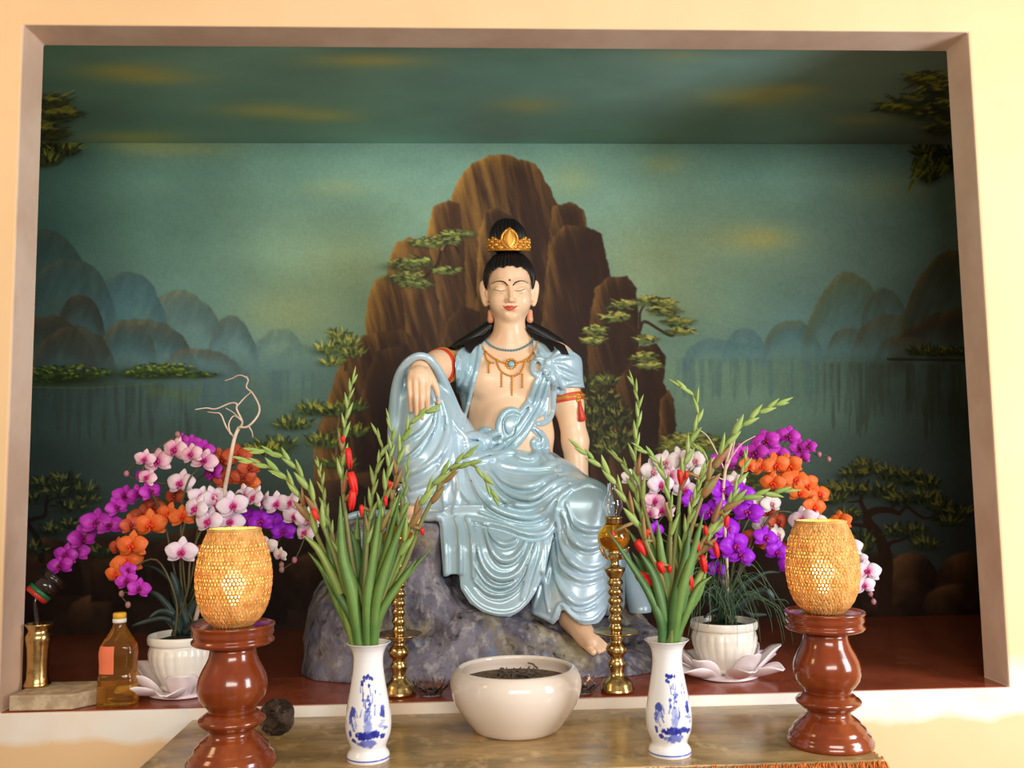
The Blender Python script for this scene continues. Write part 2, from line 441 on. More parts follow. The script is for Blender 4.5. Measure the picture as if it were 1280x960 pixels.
    slab([(664, 640), (676, 420), (690, 258), (712, 253), (730, 262), (736, 290), (760, 330), (775, 400), (800, 640)], .30, .5, 2)
    slab([(690, 300), (705, 282), (735, 284), (752, 292), (760, 330), (768, 420), (780, 640), (690, 640), (680, 400)], .22, .4, 3)
    slab([(528, 640), (520, 420), (532, 300), (540, 258), (560, 250), (574, 256), (580, 300), (590, 640)], .7, 1.1, 4)
    slab([(594, 420), (598, 300), (606, 264), (622, 260), (640, 270), (650, 420)], .45, .8, 5, 8)
    slab([(478, 640), (480, 360), (488, 318), (496, 304), (512, 296), (536, 306), (548, 380), (560, 640)], .75, 1.0, 6)
    slab([(470, 470), (456, 414), (460, 374), (468, 350), (486, 344), (500, 350), (506, 400), (512, 470)], .85, 1.1, 7)
    slab([(520, 640), (540, 470), (560, 400), (578, 380), (600, 390), (612, 460), (620, 640)], .35, .6, 8)
    slab([(738, 640), (734, 420), (744, 362), (760, 346), (784, 346), (796, 360), (798, 430), (805, 640)], .38, .6, 9)
    slab([(392, 560), (410, 500), (430, 440), (452, 420), (500, 410), (520, 424), (536, 470), (545, 640), (392, 640)], .62, .8, 10, 20)
    slab([(430, 640), (440, 520), (470, 440), (510, 430), (530, 480), (540, 640)], .28, .5, 11)
    slab([(756, 640), (770, 480), (800, 432), (820, 430), (832, 444), (830, 480), (842, 500), (846, 560), (850, 640)], .36, .5, 12)
    slab([(820, 640), (826, 500), (836, 488), (842, 505), (846, 570), (848, 640)], .6, 1.0, 13, 8)
    # dark recesses in the rock face
    for (u, v, ru, rv, a) in [(720, 430, 40, 70, .55), (650, 330, 30, 60, .35), (560, 560, 40, 60, .5), (740, 560, 60, 50, .6), (480, 560, 40, 50, .5), (640, 500, 120, 90, .4), (810, 540, 20, 50, .4)]:
        cv.blob(u, v, ru, rv, (40, 25, 22), a)
    # boulders at the foot
    def boulder(u, v, ru, h, tone=(74, 54, 34), dark=(32, 21, 17), seed=0, a=.95):
        pts = [(u + ru * math.cos(t) * (1 - .1 * math.sin(2 * t)), v + h - h * (max(0, math.sin(t)) ** .7)) for t in np.linspace(0, PI, 14)] + [(u - ru, v + h * 1.2), (u + ru, v + h * 1.2)]
        def c(Uw, Vw, d):
            x = (Uw - u) / ru; y = (Vw - v) / h
            n = fbm(Uw / 12, Vw / 12, seed=seed)
            t = np.clip(np.exp(-((x + .45) ** 2) * 2.2) * np.exp(-y * 1.8) * 1.2 + (n - .5) * .5, 0, 1)[..., None]
            return np.array(dark, np.float32) * (1 - t) + np.array(tone, np.float32) * t
        cv.poly(pts, c, 2.0, a)
    for i, (u, v, ru, h) in enumerate([(480, 588, 80, 60), (420, 600, 60, 50), (820, 596, 70, 50), (900, 590, 50, 50), (350, 640, 60, 60), (400, 690, 50, 60), (250, 660, 60, 60), (60, 672, 45, 60), (128, 742, 44, 44),
                                       (150, 680, 36, 60), (1140, 690, 46, 100), (1210, 690, 40, 60), (1196, 730, 42, 44), (1120, 748, 40, 26), (310, 720, 50, 50), (1040, 720, 40, 50)]):
        boulder(u, v, ru, h, (108, 78, 50) if i in (10, 11, 12, 8, 14) else (88, 62, 40), seed=60 + i)
    # ---- trees on the rock
    DK, MD, LT = (30, 40, 22), (84, 98, 52), (150, 158, 72)
    def trunk(pts, w0, w1, col=(52, 36, 24)): cv.stroke(catmull(pts, 5), w0, w1, col, .95)
    trunk([(520, 358), (538, 340), (548, 328), (552, 312), (566, 305), (574, 316)], 2.2, 1.4, (44, 30, 20)); trunk([(552, 312), (558, 304), (570, 306)], 1.2, 1, (140, 120, 80))
    for (u, v, ru, rv) in [(570, 292, 20, 5), (550, 300, 26, 6), (530, 304, 20, 6), (510, 330, 26, 8), (520, 326, 20, 6), (508, 346, 22, 9), (520, 354, 18, 7), (556, 338, 17, 5)]:
        cv.pad(u, v, ru, rv, 60, (46, 52, 30), (92, 104, 56), (134, 148, 74), 6, False, 5)
    trunk([(432, 462), (434, 446), (438, 432), (446, 420)], 2.2, 1.2, (70, 52, 32))
    for (u, v, ru, rv) in [(424, 420, 14, 8), (410, 436, 18, 7), (440, 440, 16, 7), (416, 452, 16, 6), (436, 428, 14, 6)]:
        cv.pad(u, v, ru, rv, 60, (52, 64, 36), (104, 120, 60), (168, 172, 86), 6, True, 6)
    trunk([(396, 585), (398, 550), (400, 530), (410, 518)], 2.0, 1.4, (110, 90, 60)); trunk([(420, 570), (422, 540), (424, 520)], 1.6, 1, (120, 100, 66))
    for (u, v, ru, rv) in [(392, 512, 20, 8), (368, 530, 22, 9), (420, 514, 22, 8), (440, 508, 16, 7), (404, 552, 24, 9), (440, 540, 20, 7), (345, 555, 26, 8), (330, 562, 30, 8), (424, 580, 20, 7)]:
        cv.pad(u, v, ru, rv, 75, (34, 46, 26), (78, 96, 46), (164, 166, 62), 7, True, 7)
    trunk([(790, 470), (796, 430), (800, 412), (806, 402), (824, 412), (840, 420), (846, 410)], 2.6, 1.2, (54, 36, 28)); trunk([(800, 412), (800, 392), (806, 380)], 2, 1.2, (54, 36, 28)); trunk([(800, 418), (775, 398), (760, 396)], 1.6, 1, (60, 44, 30))
    for (u, v, ru, rv) in [(780, 380, 18, 6), (770, 396, 18, 7), (745, 412, 15, 6), (742, 425, 13, 5), (815, 376, 16, 7), (830, 388, 20, 7), (846, 402, 18, 6), (850, 414, 16, 5), (806, 424, 16, 5), (806, 446, 18, 6), (812, 456, 14, 5), (830, 378, 14, 5)]:
        cv.pad(u, v, ru, rv, 62, (44, 52, 30), (98, 110, 58), (172, 174, 92), 7, False, 8)
    for (u, v, ru, rv) in [(735, 480, 18, 14), (752, 500, 22, 16), (770, 520, 20, 16), (745, 540, 22, 16), (775, 548, 18, 12), (735, 515, 14, 14), (760, 475, 12, 8), (760, 560, 20, 10)]:
        cv.pad(u, v, ru, rv, 70, (34, 38, 22), (70, 78, 42), (120, 124, 62), 6, True, 9)
    for (u, v, ru, rv) in [(862, 548, 34, 10), (895, 556, 26, 9), (845, 558, 22, 8), (915, 580, 40, 14), (930, 600, 40, 14)]:
        cv.pad(u, v, ru, rv, 80, (56, 66, 32), (112, 122, 58), (176, 178, 92), 7, False, 10)
    # right bonsai
    tb = (46, 30, 22)
    trunk([(1108, 790), (1106, 740), (1108, 700), (1098, 670), (1086, 654), (1084, 644), (1096, 638), (1112, 638), (1124, 642)], 10, 2.5, tb)
    trunk([(1108, 700), (1112, 680), (1124, 676), (1134, 672)], 3, 1.2, tb); trunk([(1084, 644), (1076, 626), (1082, 610), (1086, 600)], 3.2, 1.4, tb); trunk([(1088, 658), (1068, 656), (1052, 656)], 3, 1.4, tb)
    trunk([(1124, 642), (1134, 634), (1148, 644), (1160, 648), (1176, 640)], 2.2, 1.1, tb); trunk([(1076, 626), (1060, 628)], 1.8, 1, tb); trunk([(1112, 638), (1124, 624)], 1.6, 1, tb)
    DKb, MDb, LTb = (24, 32, 20), (56, 66, 38), (118, 118, 54)
    for (u, v, ru, rv) in [(1082, 584, 14, 9), (1068, 592, 15, 8), (1044, 612, 18, 9), (1064, 612, 16, 9), (1042, 624, 16, 6), (1110, 592, 15, 9), (1100, 614, 20, 9), (1136, 598, 18, 10), (1160, 604, 14, 9), (1128, 624, 18, 9),
                               (1156, 622, 20, 9), (1176, 634, 14, 8), (1200, 640, 18, 8), (1184, 652, 16, 6), (1120, 664, 18, 8), (1142, 664, 16, 8), (1156, 680, 18, 7), (1060, 644, 16, 8), (1078, 676, 18, 14), (1066, 690, 20, 12)]:
        cv.pad(u, v, ru, rv, 62, DKb, MDb, LTb, 7.5, True, 11)
    # left bonsai
    tb = (30, 22, 18)
    trunk([(52, 700), (48, 676), (38, 660), (34, 652), (46, 648), (56, 644), (58, 628), (60, 616)], 4, 1.6, tb); trunk([(50, 690), (70, 686), (90, 690)], 2, 1.2, tb); trunk([(56, 630), (70, 622), (88, 622)], 1.6, 1, tb)
    for (u, v, ru, rv) in [(56, 604, 16, 9), (82, 600, 18, 9), (104, 612, 20, 8), (40, 622, 14, 8), (74, 614, 18, 8), (88, 634, 20, 8), (66, 662, 18, 8), (44, 686, 14, 7), (110, 625, 16, 5), (88, 655, 14, 6), (130, 690, 14, 8)]:
        cv.pad(u, v, ru, rv, 62, (20, 28, 20), (42, 52, 34), (104, 108, 56), 6.5, True, 12)
    # hanging boughs in the upper corners
    for (u, v, ru, rv) in [(60, 180, 26, 14), (80, 186, 22, 10), (60, 200, 16, 10), (1176, 200, 28, 16), (1160, 215, 14, 14), (1190, 190, 24, 10), (1160, 190, 18, 8)]:
        cv.pad(u, v, ru, rv, 70, (26, 30, 16), (56, 62, 26), (116, 122, 40), 10, True, 13)
    for i in range(40):
        u = random.uniform(1140, 1195); v = 195 + random.uniform(0, 45) * (0.4 + 0.6 * (1195 - u) / 55)
        cv.stroke([(u, v - 6), (u - random.uniform(3, 9), v + random.uniform(2, 8))], 1.8, .5, random.choice([(50, 58, 24), (92, 104, 34), (128, 134, 40)]), .9)
    # canvas grain
    g = fbm(U / 2.2, V / 2.2, oct=2, seed=77)[..., None]
    cv.c *= 0.95 + 0.10 * g
    cv.blob(403, 747, 9, 7, (120, 150, 152), .8)
    cv.c = np.clip(cv.c * np.array((1.04, 1.0, .96), np.float32), 0, 255)
    return cv

def paint_ceiling(y1):
    """the painted ceiling, in the photo's coordinates of its own sky"""
    cv = Canvas(fine(40, 1215, 3.0, -300, 1600), np.linspace(20, 190, 90))
    U, V = cv.U, cv.V
    st = [(60, 80, (76, 108, 92)), (60, 160, (72, 98, 84)), (300, 80, (78, 114, 102)), (300, 150, (78, 108, 96)), (640, 80, (76, 116, 108)), (640, 160, (76, 110, 102)), (900, 90, (84, 120, 116)), (900, 160, (78, 106, 100)),
          (1120, 90, (86, 108, 96)), (1150, 160, (72, 86, 76))]
    cv.c = field(U, V, st) * (0.88 + 0.24 * fbm(U / 120, V / 30, oct=5, seed=5)[..., None])
    for (u, v, ru, rv, a) in [(155, 88, 60, 9, .55), (190, 98, 60, 8, .5), (460, 76, 70, 8, .5), (330, 138, 60, 9, .45), (400, 145, 50, 8, .4), (165, 172, 60, 8, .45), (660, 132, 40, 10, .35), (940, 122, 60, 13, .5), (990, 112, 40, 8, .4), (1080, 150, 50, 8, .3), (850, 70, 40, 8, .2)]:
        cv.blob(u, v, ru, rv, (150, 140, 62), a)
    for (u, v, ru, rv) in [(60, 125, 26, 10), (60, 145, 28, 12), (78, 140, 22, 8), (60, 165, 24, 12), (1160, 98, 30, 10), (1180, 112, 30, 14), (1140, 130, 38, 14), (1180, 140, 40, 16), (1190, 160, 30, 12), (1120, 135, 22, 6)]:
        cv.pad(u, v, ru, rv, 70, (30, 32, 18), (58, 62, 28), (120, 122, 44), 14, False, 14)
    cv.c = np.clip(cv.c * np.array((1.10, 1.0, .98), np.float32), 0, 255)
    return cv
# ------------------------------------------------------------------ the setting
XL, XR, ZT, ZS, WT = -1.444, 1.717, 3.018, 0.83, 0.15
YB, ZC = 1.40, 3.13
MURAL_GAIN = 1.5
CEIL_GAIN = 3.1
def srgb2lin(c):
    c = np.clip(c / 255.0, 0, 1)
    return np.where(c <= 0.04045, c / 12.92, ((c + 0.055) / 1.055) ** 2.4)
def grid_faces(nv, nu):
    i = np.arange((nv - 1) * (nu - 1)); r = i // (nu - 1); c = i % (nu - 1)
    a = r * nu + c
    return np.stack([a, a + nu, a + nu + 1, a + 1], 1)
m_mural = attr_mat('mural_paint', rough=0.62, spec=0.28)
bump_noise(m_mural, 90, 0.05, 0.004)
def mural_wall():
    cv = paint_wall()
    rx, ry, rz = (CF[k] + CR[k] * ((cv.U - 640) / FPX) - CU[k] * ((cv.V - 480) / FPX) for k in range(3))
    t = (YB - CAM[1]) / ry
    V = np.stack([CAM[0] + rx * t, np.full(t.shape, YB), CAM[2] + rz * t], -1).reshape(-1, 3)
    me = np_mesh('wall_back', V, grid_faces(*cv.U.shape), srgb2lin(cv.c.reshape(-1, 3)) * MURAL_GAIN)
    return struct(link('wall_back', me, m_mural))
def mural_ceiling():
    cv = paint_ceiling(YB)
    rx, ry, rz = (CF[k] + CR[k] * ((cv.U - 640) / FPX) - CU[k] * ((cv.V - 480) / FPX) for k in range(3))
    t = (ZC - CAM[2]) / rz
    V = np.stack([CAM[0] + rx * t, CAM[1] + ry * t, np.full(t.shape, ZC)], -1)
    V[..., 1] = np.clip(V[..., 1], WT * 0.5, YB + 0.05)
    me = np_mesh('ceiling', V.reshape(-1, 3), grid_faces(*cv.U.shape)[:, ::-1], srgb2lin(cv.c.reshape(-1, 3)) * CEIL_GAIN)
    return struct(link('ceiling', me, m_mural))
mural_wall(); mural_ceiling()

# front wall of the recess: one wall with its opening
m_wall = mat('wall_paint', (244, 206, 158), rough=0.7, spec=0.25)
def wall_nodes():
    N, L, b = nodes_of(m_wall)
    tc = N.new('ShaderNodeTexCoord'); sp = N.new('ShaderNodeSeparateXYZ'); L.new(tc.outputs['Object'], sp.inputs[0])
    nz = N.new('ShaderNodeTexNoise'); nz.inputs['Scale'].default_value = 5; nz.inputs['Detail'].default_value = 5; L.new(tc.outputs['Object'], nz.inputs['Vector'])
    # whitewashed band under the sill with an uneven lower edge
    m1 = N.new('ShaderNodeMath'); m1.operation = 'MULTIPLY_ADD'; m1.inputs[1].default_value = 0.09; L.new(nz.outputs['Fac'], m1.inputs[0]); L.new(sp.outputs['Z'], m1.inputs[2])
    r1 = N.new('ShaderNodeMapRange'); r1.inputs['From Min'].default_value = 0.775; r1.inputs['From Max'].default_value = 0.80; L.new(m1.outputs[0], r1.inputs['Value'])
    r2 = N.new('ShaderNodeMapRange'); r2.inputs['From Min'].default_value = 0.98; r2.inputs['From Max'].default_value = 0.90; L.new(m1.outputs[0], r2.inputs['Value'])
    k = N.new('ShaderNodeMath'); k.operation = 'MULTIPLY'; L.new(r1.outputs[0], k.inputs[0]); L.new(r2.outputs[0], k.inputs[1])
    mx = N.new('ShaderNodeMix'); mx.data_type = 'RGBA'; mx.inputs[6].default_value = b.inputs['Base Color'].default_value; mx.inputs[7].default_value = (*lin((250, 244, 234)), 1)
    L.new(k.outputs[0], mx.inputs[0])
    L.new(mx.outputs[2], b.inputs['Base Color'])
wall_nodes(); mix_noise(m_wall, (238, 196, 146), 1.3, 0.45, 0.75)
mixn = bump_noise(m_wall, 40, 0.04, 0.004)
w = MB()
def frame(w):
    X0, X1, Z0, Z1 = -4.2, 4.2, 0.0, 4.6
    for y in (0.0, WT):
        w.v += [(X0, y, Z0), (X1, y, Z0), (X1, y, Z1), (X0, y, Z1), (XL, y, ZS), (XR, y, ZS), (XR, y, ZT), (XL, y, ZT)]
    def quad(a, b, c, d): w.f.append((a, b, c, d))
    quad(0, 1, 5, 4); quad(1, 2, 6, 5); quad(2, 3, 7, 6); quad(3, 0, 4, 7)
    quad(8, 12, 13, 9); quad(9, 13, 14, 10); quad(10, 14, 15, 11); quad(11, 15, 12, 8)
    quad(4, 5, 13, 12); quad(5, 6, 14, 13); quad(6, 7, 15, 14); quad(7, 4, 12, 15)
    quad(0, 3, 11, 8); quad(1, 9, 10, 2); quad(3, 2, 10, 11); quad(0, 8, 9, 1)
frame(w)
m_reveal = mat('reveal_pinkish', (238, 208, 184), rough=.8); mix_noise(m_reveal, (224, 190, 164), 3)  # pinker tone than the wall, for the inner faces of the opening
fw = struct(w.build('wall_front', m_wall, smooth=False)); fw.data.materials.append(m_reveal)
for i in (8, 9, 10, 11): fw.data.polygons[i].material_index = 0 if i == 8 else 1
bevel(fw, 0.006, 2)
# side walls of the recess
m_side = mat('recess_side_paint', (74, 98, 92), rough=0.7)
mix_noise(m_side, (58, 80, 76), 2.0)
for nm, x0, x1 in (('wall_left', -2.75, -2.65), ('wall_right', 3.0, 3.1)):
    w = MB(); w.box(x0, x1, WT, YB + 0.1, 0.6, ZC + 0.1); struct(w.build(nm, m_side, smooth=False))
# recess floor: dark red tile
m_tile = mat('red_floor_tile', (132, 66, 42), rough=0.16, spec=0.5)
def tile_nodes():
    N, L, b = nodes_of(m_tile)
    tc = N.new('ShaderNodeTexCoord'); br = N.new('ShaderNodeTexBrick')
    br.offset = 0; br.inputs['Scale'].default_value = 1.0; br.inputs['Brick Width'].default_value = 0.4; br.inputs['Row Height'].default_value = 0.4
    br.inputs['Mortar Size'].default_value = 0.003
    br.inputs['Color1'].default_value = (*lin((160, 78, 50)), 1); br.inputs['Color2'].default_value = (*lin((146, 68, 44)), 1); br.inputs['Mortar'].default_value = (*lin((150, 98, 76)), 1)
    L.new(tc.outputs['Object'], br.inputs['Vector']); L.new(br.outputs['Color'], b.inputs['Base Color'])
tile_nodes(); mix_noise(m_tile, (136, 62, 40), 7, 0.45, 0.7)
w = MB(); w.box(-2.65, 3.0, WT + 0.0005, YB + 0.1, ZS - 0.2, ZS); struct(w.build('floor', m_tile, smooth=False))
w = MB(); w.box(XL + 0.002, XR - 0.002, 0.012, WT, ZS, ZS + 0.0025); struct(w.build('trim_1', m_tile, smooth=False))
# hall floor in front, under the table
m_hall = mat('hall_floor_tile', (120, 96, 78), rough=0.3); mix_noise(m_hall, (104, 82, 66), 4)
w = MB(); w.box(-4.2, 4.2, -4.2, 0.0, -0.1, 0.0); struct(w.build('floor_hall', m_hall, smooth=False))

# ------------------------------------------------------------------ light
wd = bpy.data.worlds.new('world'); SC.world = wd; wd.use_nodes = True
bg = wd.node_tree.nodes['Background']; bg.inputs['Color'].default_value = (1.0, 0.90, 0.78, 1); bg.inputs['Strength'].default_value = 0.30
def area(name, loc, target, size, power, col, sy=None):
    ld = bpy.data.lights.new(name, 'AREA'); ld.shape = 'RECTANGLE'; ld.size = size; ld.size_y = sy or size; ld.energy = power; ld.color = col
    o = bpy.data.objects.new(name, ld); COL.objects.link(o); o.location = loc
    o.rotation_euler = (Vector(target) - Vector(loc)).to_track_quat('-Z', 'Y').to_euler()
    return o
area('daylight_right', (3.7, -2.3, 2.0), (0.7, 0.4, 1.2), 1.3, 150, (0.92, 0.95, 1.0), 2.0)  # unseen area light for daylight from the right, placed to whiten the right wall
area('daylight_front', (0.5, -5.6, 2.75), (0.25, 0.6, 1.75), 3.4, 185, (1.0, 0.95, 0.86), 1.2)
area('warm_fill_left', (-3.3, -1.6, 3.4), (-1.6, 0.0, 1.8), 0.8, 24, (1.0, 0.66, 0.32))  # unseen warm fill, added to turn the left wall orange
SC.view_settings.view_transform = 'Standard'; SC.view_settings.look = 'None'; SC.view_settings.gamma = 1.0; SC.view_settings.use_curve_mapping = False
SC.view_settings.exposure = 0.0
# ------------------------------------------------------------------ sculpting engine: distance fields meshed with surface nets
class Field:
    def __init__(s, P, margin=0.07):
        s.P = P; s.d = np.full(P.shape[:2], 1.0, np.float32); s.m = margin
        s.lo = P.min(1); s.hi = P.max(1)
    def near(s, lo, hi, k=0.0):
        lo = np.asarray(lo) - s.m - k; hi = np.asarray(hi) + s.m + k
        return np.nonzero(((s.hi >= lo) & (s.lo <= hi)).all(1))[0]
    def un(s, ix, dv, k=0.0):
        a = s.d[ix]
        if k > 0:
            h = np.maximum(k - np.abs(a - dv), 0) / k
            s.d[ix] = np.minimum(a, dv) - h * h * k * 0.25
        else: s.d[ix] = np.minimum(a, dv)
    def sub(s, ix, dv, k=0.0):
        a = s.d[ix]; b = -dv
        if k > 0:
            h = np.maximum(k - np.abs(a - b), 0) / k
            s.d[ix] = np.maximum(a, b) + h * h * k * 0.25
        else: s.d[ix] = np.maximum(a, b)
    def ell(s, c, r, k=0.0, neg=False):
        c = np.asarray(c, np.float32); r = np.asarray(r, np.float32) * np.ones(3, np.float32)
        ix = s.near(c - r, c + r, k)
        if not len(ix): return
        q = s.P[ix] - c
        k0 = np.sqrt(((q / r) ** 2).sum(-1)); k1 = np.sqrt(((q / (r * r)) ** 2).sum(-1)) + 1e-9
        dv = k0 * (k0 - 1) / k1
        (s.sub if neg else s.un)(ix, dv, k)
    def cap(s, a, b, ra, rb=None, k=0.0, neg=False):
        rb = ra if rb is None else rb
        a = np.asarray(a, np.float32); b = np.asarray(b, np.float32); m = max(ra, rb)
        ix = s.near(np.minimum(a, b) - m, np.maximum(a, b) + m, k)
        if not len(ix): return
        e = b - a; q = s.P[ix] - a
        t = np.clip((q @ e) / (e @ e + 1e-12), 0, 1)
        dv = np.sqrt(((q - t[..., None] * e) ** 2).sum(-1)) - (ra + (rb - ra) * t)
        (s.sub if neg else s.un)(ix, dv, k)
    def tube(s, pts, rs, k=0.0, neg=False, k_in=None):
        """a chain of capsules united first, then blended in once"""
        pts = np.asarray(pts, np.float32); rs = np.ones(len(pts)) * rs if np.isscalar(rs) else np.asarray(rs)
        m = rs.max()
        ix = s.near(pts.min(0) - m, pts.max(0) + m, k)
        if not len(ix): return
        Q = s.P[ix]; lo = s.lo[ix]; hi = s.hi[ix]
        best = np.full(Q.shape[:2], 1.0, np.float32)
        for i in range(len(pts) - 1):
            a, b = pts[i], pts[i + 1]; mm = max(rs[i], rs[i + 1]) + s.m + k
            jx = np.nonzero(((hi >= np.minimum(a, b) - mm) & (lo <= np.maximum(a, b) + mm)).all(1))[0]
            if not len(jx): continue
            e = b - a; q = Q[jx] - a
            t = np.clip((q @ e) / (e @ e + 1e-12), 0, 1)
            dv = np.sqrt(((q - t[..., None] * e) ** 2).sum(-1)) - (rs[i] + (rs[i + 1] - rs[i]) * t)
            best[jx] = np.minimum(best[jx], dv)
        (s.sub if neg else s.un)(ix, best, k)

def surface_nets(fn, ax, ay, az, name, margin=0.07, B=8, slack=1.5):
    ax, ay, az = (np.asarray(a, np.float32) for a in (ax, ay, az))
    def pad(a):
        n = (-len(a)) % B
        return np.concatenate([a, a[-1] + (a[-1] - a[-2]) * np.arange(1, n + 1)]).astype(np.float32) if n else a
    ax, ay, az = pad(ax), pad(ay), pad(az)
    nx, ny, nz = len(ax), len(ay), len(az); bx, by, bz = nx // B, ny // B, nz // B
    cx = ax.reshape(bx, B).mean(1); cy = ay.reshape(by, B).mean(1); cz = az.reshape(bz, B).mean(1)
    hx = np.ptp(ax.reshape(bx, B), axis=1) * 0.5 * (B / (B - 1)); hy = np.ptp(ay.reshape(by, B), axis=1) * 0.5 * (B / (B - 1)); hz = np.ptp(az.reshape(bz, B), axis=1) * 0.5 * (B / (B - 1))
    C = np.stack(np.meshgrid(cx, cy, cz, indexing='ij'), -1).reshape(-1, 1, 3)
    H = np.sqrt(sum(g ** 2 for g in np.meshgrid(hx, hy, hz, indexing='ij'))).reshape(-1)
    dc = fn(C)[:, 0]
    act = np.nonzero(np.abs(dc) < H * slack)[0]
    sign = np.where(dc < 0, -1.0, 1.0).astype(np.float32).reshape(bx, by, bz)
    vals = np.repeat(np.repeat(np.repeat(sign, B, 0), B, 1), B, 2)
    I, J, K = np.unravel_index(act, (bx, by, bz))
    o = np.arange(B)
    gx = ax.reshape(bx, B)[I][:, :, None, None]; gy = ay.reshape(by, B)[J][:, None, :, None]; gz = az.reshape(bz, B)[K][:, None, None, :]
    n = len(act); P = np.empty((n, B, B, B, 3), np.float32)
    P[..., 0] = gx; P[..., 1] = gy; P[..., 2] = gz
    P = P.reshape(n, B * B * B, 3)
    D = np.empty((n, B * B * B), np.float32)
    for a in range(0, n, 1500): D[a:a + 1500] = fn(P[a:a + 1500])
    v6 = vals.reshape(bx, B, by, B, bz, B)
    v6[I, :, J, :, K, :] = D.reshape(n, B, B, B)
    neg = vals < 0
    cnt = np.zeros((nx - 1, ny - 1, nz - 1), np.uint8)
    for a in (0, 1):
        for b in (0, 1):
            for c in (0, 1): cnt += neg[a:nx - 1 + a, b:ny - 1 + b, c:nz - 1 + c]
    cell = np.nonzero((cnt > 0) & (cnt < 8)); ci, cj, ck = cell
    m = len(ci)
    idx = np.full(cnt.shape, -1, np.int32); idx[cell] = np.arange(m, dtype=np.int32)
    acc = np.zeros((m, 3), np.float32); num = np.zeros(m, np.float32)
    corners = [(a, b, c) for a in (0, 1) for b in (0, 1) for c in (0, 1)]
    for p in corners:
        for axis in range(3):
            if p[axis]: continue
            q = list(p); q[axis] = 1
            va = vals[ci + p[0], cj + p[1], ck + p[2]]; vb = vals[ci + q[0], cj + q[1], ck + q[2]]
            cr = (va < 0) != (vb < 0)
            t = np.where(cr, va / np.where(cr, va - vb, 1), 0)
            pos = np.stack([ax[ci + p[0]], ay[cj + p[1]], az[ck + p[2]]], 1)
            qos = np.stack([ax[ci + q[0]], ay[cj + q[1]], az[ck + q[2]]], 1)
            acc += np.where(cr[:, None], pos + (qos - pos) * t[:, None], 0); num += cr
    V = acc / num[:, None]
    Q = []
    for axis in range(3):
        sl0 = [slice(1, -1)] * 3; sl1 = [slice(1, -1)] * 3
        sl0[axis] = slice(0, -1); sl1[axis] = slice(1, None)
        A = neg[tuple(sl0)]; Bn = neg[tuple(sl1)]
        e = np.nonzero(A != Bn)
        g = [e[k] + (0 if k == axis else 1) for k in range(3)]
        u, w = (axis + 1) % 3, (axis + 2) % 3
        def at(du, dw):
            h = [x.copy() for x in g]; h[u] = h[u] - du; h[w] = h[w] - dw
            return idx[h[0], h[1], h[2]]
        q = np.stack([at(1, 1), at(0, 1), at(0, 0), at(1, 0)], 1)
        flip = ~A[e]
        q[flip] = q[flip][:, ::-1]
        Q.append(q)
    Q = np.concatenate(Q); Q = Q[(Q >= 0).all(1)]
    return V, Q
def uvmap(y):
    """linear map from the place's (x,z) at depth y to photo-like units, for laying out cloth edges"""
    o, a, b = S(640, 600, y), S(740, 600, y), S(640, 700, y)
    M = np.array([[a[0] - o[0], b[0] - o[0]], [a[2] - o[2], b[2] - o[2]]]) / 100.0
    Mi = np.linalg.inv(M)
    def f(P):
        dx = P[..., 0] - o[0]; dz = P[..., 2] - o[2]
        return (640 + Mi[0, 0] * dx + Mi[0, 1] * dz).astype(np.float32), (600 + Mi[1, 0] * dx + Mi[1, 1] * dz).astype(np.float32)
    return f
def sdf_object(name, fn, lo, hi, h, m, parent, margin=0.07, axes=None):
    if axes is None:
        axes = [np.arange(lo[k], hi[k] + h, h) for k in range(3)]
    V, Q = surface_nets(fn, *axes, name, margin)
    pw = np.array(parent.location) if parent is not None else np.zeros(3)
    me = np_mesh(name, V - pw, Q)
    return link(name, me, m, parent)
def march(fn, uv, y0=0.12, y1=1.2):
    """where the sight lines through uv meet the sculpted form"""
    R = np.array([ray(u, v) for (u, v) in uv]); L = np.linalg.norm(R, axis=1, keepdims=True); R = R / L
    t = (y0 - CAM[1]) / R[:, 1]; tmax = (y1 - CAM[1]) / R[:, 1]
    for i in range(70):
        P = CAM + R * t[:, None]
        d = fn(P.astype(np.float32)[:, None, :])[:, 0]
        t = np.minimum(t + np.clip(d, -0.01, 0.04) * 0.8, tmax + 0.01)
    P = CAM + R * t[:, None]
    return P, (np.abs(d) < 0.004) & (t < tmax)
# ------------------------------------------------------------------ the seated statue
YT = 0.80           # depth of the trunk
ST = pxs(YT)
statue = empty('buddha_statue', tuple(S(640, 790, 0.55)))
tag(statue, 'painted seated statue in pale blue robe and gold crown, one knee raised', 'statue')
def q3(u, v, y): return S(u, v, y)
def E(f, u, v, y, ru, rd, rv, k=0.0, neg=False):
    s = pxs(y); f.ell(S(u, v, y), (ru * s, rd * s, rv * s), k * s, neg)
def Cc(f, a, b, ra, rb, k=0.0, neg=False):
    f.cap(S(*a), S(*b), ra * pxs(a[2]), rb * pxs(b[2]), k * pxs(a[2]), neg)
def T(f, pts, rs, k=0.0, neg=False, n=5):
    P = catmull([S(*p) for p in pts], n)
    if not np.isscalar(rs):
        rs = np.interp(np.linspace(0, 1, len(P)), np.linspace(0, 1, len(rs)), rs)
    f.tube(P, np.asarray(rs) * pxs(pts[0][2]) if not np.isscalar(rs) else rs * pxs(pts[0][2]), k * pxs(pts[0][2]), neg)

